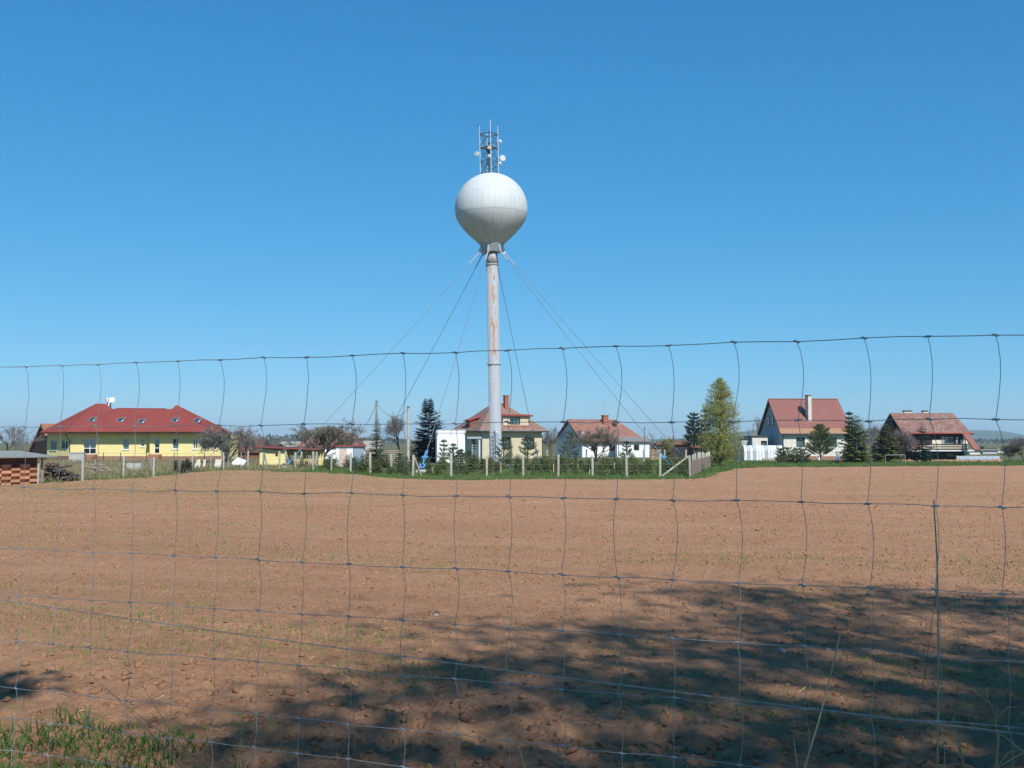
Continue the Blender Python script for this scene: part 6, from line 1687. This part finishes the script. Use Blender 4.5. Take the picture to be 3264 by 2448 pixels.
for i, s in enumerate(stays):
    pts = []
    for j in range(len(levels) - 1):
        a = fpos(s + jog[(i, j)][0], levels[j] + jog[(i, j)][1]); b_ = fpos(s + jog[(i, j + 1)][0], levels[j + 1] + jog[(i, j + 1)][1])
        L0 = levels[j] - levels[j + 1]
        bow = rs.uniform(.03, .075) * L0 * (1 if rs.random() < .9 else -.6)
        if j == 0: bow = L0 * rs.uniform(.045, .085)
        pts.append(a)
        for u in (.12, .3, .5, .72, .9):
            q = a.lerp(b_, u); k = math.sin(math.pi * u ** .8)
            q.x += FDIR.x * bow * k; q.y += FDIR.y * bow * k
            q += Vector((-FDIR.y, FDIR.x, 0)) * rs.uniform(-.002, .002)
            pts.append(q)
    pts.append(b_)
    MB().tube(pts, WR * .95, 5).build('stay_wire', m_wire_n, nf)
props(far_knots.build('outer_knots', m_wire_n, nf), kind='stuff')
# end posts well outside the view carry the mesh
for s in (stays[0] - .03, stays[-1] + .03):
    g = fpos(s, 0); gz_ = float(ground_z(np.array([g.x + FL.x]), np.array([g.y + FL.y]))[0])
    MB().tube([(g.x, g.y, gz_ - .05), (g.x, g.y, EYE + .33)], .055, 8).build('end_post', m_timber, nf)
# the twisted tension wire that slants across the mesh
pa, pb = W(-80, 1900, 3.40), W(3400, 2356, 2.36)
tw = MB()
d = (pb - pa); n_ = 160; ax = d.normalized(); u1 = ax.cross(Vector((0, 0, 1))).normalized(); u2 = ax.cross(u1)
for ph in (0, math.pi):
    pts = []
    for i in range(n_ + 1):
        t = i / n_; an_ = ph + t * 62 * 2 * math.pi / 2.0
        p = pa + d * t - Vector((0, 0, .012 * 4 * t * (1 - t))) + (u1 * math.cos(an_) + u2 * math.sin(an_)) * .0016
        pts.append(p)
    tw.tube(pts, .0008, 4)
tww = tw.build('tension_wire', mat('bright_wire', (0.28, 0.30, 0.31), (0.38, 0.4, 0.41), scale=30, rough=0.35, metal=.5))
props(tww, 'bright twisted wire slanting down to the right across the mesh fence', 'wire')

# ------------------------------------------------------------------ dry stalks and weeds by the fence
m_stalk = mat('dry_stalk', (0.36, 0.26, 0.13), (0.46, 0.35, 0.19), scale=15, rough=.7)
m_stalk_d = mat('dark_stalk', (0.16, 0.11, 0.07), (0.22, 0.16, 0.1), scale=15, rough=.8)
def stalk(ptsd, r, m, label, leaves=0, seed=1):
    """ptsd: (px, py, depth) from the top down; the last point is carried on to the ground."""
    P = [W(a, b, c) for a, b, c in ptsd]
    d = (P[-1] - P[-2]).normalized(); z = P[-1].z
    q = P[-1].copy(); steps = 0
    while q.z > float(ground_z(np.array([q.x]), np.array([q.y]))[0]) and steps < 400:
        d = (d + Vector((0, 0, -.03))).normalized(); q = q + d * .01; steps += 1
        if steps % 12 == 0: P.append(q.copy())
    P.append(q.copy())
    base = P[-1].copy()
    P = [p - base for p in P]
    n = len(P)
    t = thing('dry_stalk', label, 'grass stalk', tuple(base))
    MB().tube(P, [r * (.45 + .55 * i / (n - 1)) for i in range(n)], 5).build('stem', m, t)
    rs_ = random.Random(seed)
    for k in range(leaves):
        i = rs_.randint(1, max(1, len(ptsd) - 1)); p = P[i].lerp(P[i - 1], rs_.random())
        a = rs_.uniform(-1, 1); dv = Vector((a, rs_.uniform(-.3, .3), rs_.uniform(.3, 1))).normalized(); L_ = rs_.uniform(.05, .14)
        sd = dv.cross(Vector((0, 1, 0))).normalized() * .0022
        e = p + dv * L_ + Vector((a * .02, 0, -.03))
        m_ = p + dv * L_ * .5
        MB().add([p - sd * .5, p + sd * .5, m_ + sd, m_ - sd, e, p + Vector((0, .002, 0)), m_ + Vector((0, .002, 0))], [(0, 1, 2, 3), (3, 2, 4), (1, 0, 5), (3, 6, 2)]).build('leaf', m, t)
f = 3264 / 2212
stalk([(1815 * f, 1370 * f, 3.1), (1796 * f, 1450 * f, 3.05), (1768 * f, 1560 * f, 3.0), (1738 * f, 1659 * f, 2.95)], .0042, m_stalk, 'straight pale straw stalk leaning right across the tree shadow')
stalk([(2017 * f, 1080 * f, 2.9), (2024 * f, 1200 * f, 2.88), (2027 * f, 1400 * f, 2.86), (2026 * f, 1659 * f, 2.84)], .0042, m_stalk, 'tallest upright dry stalk rising above the field at right')
stalk([(2132 * f, 1505 * f, 2.7), (2148 * f, 1540 * f, 2.7), (2156 * f, 1590 * f, 2.69), (2154 * f, 1659 * f, 2.68)], .003, m_stalk, 'thick branching dry stalk in the lower right corner', 6, 3)
stalk([(2090 * f, 1490 * f, 2.8), (2056 * f, 1560 * f, 2.8), (2072 * f, 1610 * f, 2.8), (2085 * f, 1659 * f, 2.8)], .003, m_stalk, 'bent dry stalk left of the thick branching one', 4, 5)
stalk([(2212 * f, 1625 * f, 2.6), (2180 * f, 1598 * f, 2.62), (2160 * f, 1585 * f, 2.65), (2150 * f, 1659 * f, 2.68)], .003, m_stalk, 'dry side stem running out of the right edge')
stalk([(1715 * f, 1600 * f, 3.0), (1719 * f, 1630 * f, 3.0), (1723 * f, 1659 * f, 3.0)], .0032, m_stalk, 'short pale stub of straw in the shadow at lower right')
stalk([(1120 * f, 1610 * f, 3.2), (1127 * f, 1635 * f, 3.2), (1133 * f, 1659 * f, 3.2)], .003, m_stalk, 'short pale straw stub near the middle bottom edge')
stalk([(190 * f, 1450 * f, 4.3), (300 * f, 1555 * f, 4.2), (345 * f, 1605 * f, 4.15), (395 * f, 1659 * f, 4.1)], .0038, m_stalk_d, 'longest brown stalk slanting over the bottom left grass')
stalk([(215 * f, 1475 * f, 4.3), (300 * f, 1545 * f, 4.25), (380 * f, 1605 * f, 4.2), (440 * f, 1650 * f, 4.15)], .0034, m_stalk_d, 'brown stalk crossing the longest one at bottom left')
stalk([(300 * f, 1465 * f, 4.4), (325 * f, 1510 * f, 4.35), (370 * f, 1580 * f, 4.3), (420 * f, 1650 * f, 4.25)], .003, m_stalk_d, 'thinner brown stalk right of the crossed pair at bottom left')
for k, (xt, yt, xb) in enumerate(((535, 1485, 520), (545, 1535, 512), (560, 1550, 530))):
    stalk([(xt * f, (yt + 25) * f, 3.9), ((xt + xb) / 2 * f - 6, (yt + 70) * f, 3.88), (xb * f, 1659 * f, 3.85)], .002, m_stalk, ('tallest', 'middle', 'lowest')[k] + ' of three pale curled grass blades right of the bottom left grass', 1, 11 + k)
stalk([(765 * f, 1480 * f, 3.6), (764 * f, 1560 * f, 3.6), (767 * f, 1659 * f, 3.58)], .0022, m_stalk_d, 'thin dark upright stalk with dark nodes left of centre bottom')
stalk([(845 * f, 1490 * f, 3.5), (858 * f, 1560 * f, 3.5), (868 * f, 1659 * f, 3.48)], .0022, m_stalk_d, 'thin dark upright stalk nearest the middle bottom edge')
stalk([(612 * f, 1520 * f, 3.7), (618 * f, 1590 * f, 3.7), (625 * f, 1659 * f, 3.68)], .002, m_stalk_d, 'thin dark stalk between the curled blades and the noded stalk')
stalk([(1700 * f, 1530 * f, 3.0), (1640 * f, 1590 * f, 2.98), (1590 * f, 1659 * f, 2.96)], .0022, m_stalk_d, 'thin dark stalk leaning right below the slanting wire')
stalk([(2028 * f, 1240 * f, 2.86), (1985 * f, 1545 * f, 2.95), (1960 * f, 1659 * f, 2.95)], .0016, m_stalk_d, 'hair-thin dark stalk left of the tallest dry stalk')

# ------------------------------------------------------------------ person crouching in the garden at right
pg = G(2666, 1479)
me = bpy.data.meshes.new('body')
sk_v = [(0, 0, .36, .13), (0, -.02, .52, .13), (0, -.07, .68, .14), (0, -.10, .80, .07), (0, -.13, .92, .085), (0, -.14, .99, .075),
        (-.17, -.07, .74, .06), (-.29, -.12, .58, .047), (-.2, -.27, .45, .038), (-.16, -.33, .42, .035),
        (.17, -.07, .74, .06), (.29, -.12, .58, .047), (.2, -.27, .45, .038), (.16, -.33, .42, .035),
        (-.1, .02, .33, .1), (-.14, -.28, .30, .075), (-.12, -.02, .09, .055), (-.12, -.14, .045, .045),
        (.1, .02, .33, .1), (.14, -.28, .30, .075), (.12, -.02, .09, .055), (.12, -.14, .045, .045)]
sk_e = [(0, 1), (1, 2), (2, 3), (3, 4), (4, 5), (2, 6), (6, 7), (7, 8), (8, 9), (2, 10), (10, 11), (11, 12), (12, 13), (0, 14), (14, 15), (15, 16), (16, 17), (0, 18), (18, 19), (19, 20), (20, 21)]
me.from_pydata([v[:3] for v in sk_v], sk_e, [])
body = bpy.data.objects.new('body', me)
pt = thing('person', 'person in a blue top crouching in the garden by the pale roughcast house', 'person', tuple(pg), math.radians(20))
link(body, pt)
md = body.modifiers.new('skin', 'SKIN'); sv = me.skin_vertices[0].data
for i, v in enumerate(sk_v): sv[i].radius = (v[3], v[3]); sv[i].use_root = (i == 0)
body.modifiers.new('smooth', 'SUBSURF').levels = 2
body.modifiers['smooth'].render_levels = 2
# skin, blue top, dark trousers by height on the body (clothing has these colours)
m_p, nt, b = nodes_of('person_clothing'); N, L = nt.nodes, nt.links
tc = N.new('ShaderNodeTexCoord'); sp = N.new('ShaderNodeSeparateXYZ'); L.new(tc.outputs['Object'], sp.inputs[0])
r = N.new('ShaderNodeValToRGB'); r.color_ramp.interpolation = 'CONSTANT'
e = r.color_ramp.elements; e[0].position = 0; e[0].color = (.02, .025, .03, 1); e[1].position = .38; e[1].color = (.10, .19, .42, 1)
k = e.new(.79); k.color = (.45, .27, .19, 1)
ab = N.new('ShaderNodeMath'); ab.operation = 'ABSOLUTE'; L.new(sp.outputs['X'], ab.inputs[0])
gt = N.new('ShaderNodeMath'); gt.operation = 'GREATER_THAN'; gt.inputs[1].default_value = .2; L.new(ab.outputs[0], gt.inputs[0])
mxx = N.new('ShaderNodeMix'); mxx.data_type = 'RGBA'; mxx.inputs[7].default_value = (.45, .27, .19, 1)
L.new(sp.outputs['Z'], r.inputs[0]); L.new(gt.outputs[0], mxx.inputs[0]); L.new(r.outputs[0], mxx.inputs[6]); L.new(mxx.outputs[2], b.inputs['Base Color'])
me.materials.append(m_p)
hr = MB().lathe([(.05, .985), (.088, .99), (.092, 1.03), (.07, 1.075), (.02, 1.095)], 12, 0, -.13).build('hair', mat('grey_hair', (.3, .27, .24), (.38, .35, .31)), pt, smooth=True)
bk = thing('plastic_bucket', 'small white bucket on the grass below the pine stem at right', 'bucket', tuple(G(2610, 1469)))
MB().lathe([(.13, 0), (.17, .38), (.18, .4)], 14).build('pail', m_cont, bk)
MB().tube([(.17, 0, .38), (.12, 0, .5), (0, 0, .54), (-.12, 0, .5), (-.17, 0, .38)], .01, 5).build('handle', m_galv, bk)

# ------------------------------------------------------------------ the air: thin spring haze, sky outside it
hz = MB().box(-7200, 7200, -400, 7200, -1.6, 95).build('haze', None)
props(hz, 'thin pale haze in the spring air', 'haze', kind='stuff')
hm = bpy.data.materials.new('haze'); hm.use_nodes = True
hn = hm.node_tree.nodes
for n_ in list(hn): hn.remove(n_)
ho = hn.new('ShaderNodeOutputMaterial'); hv = hn.new('ShaderNodeVolumePrincipled')
hv.inputs['Color'].default_value = (0.62, 0.80, 1.0, 1)
hv.inputs['Density'].default_value = 0.00016
hv.inputs['Anisotropy'].default_value = 0.2
hm.node_tree.links.new(hv.outputs[0], ho.inputs['Volume'])
hz.data.materials.append(hm)
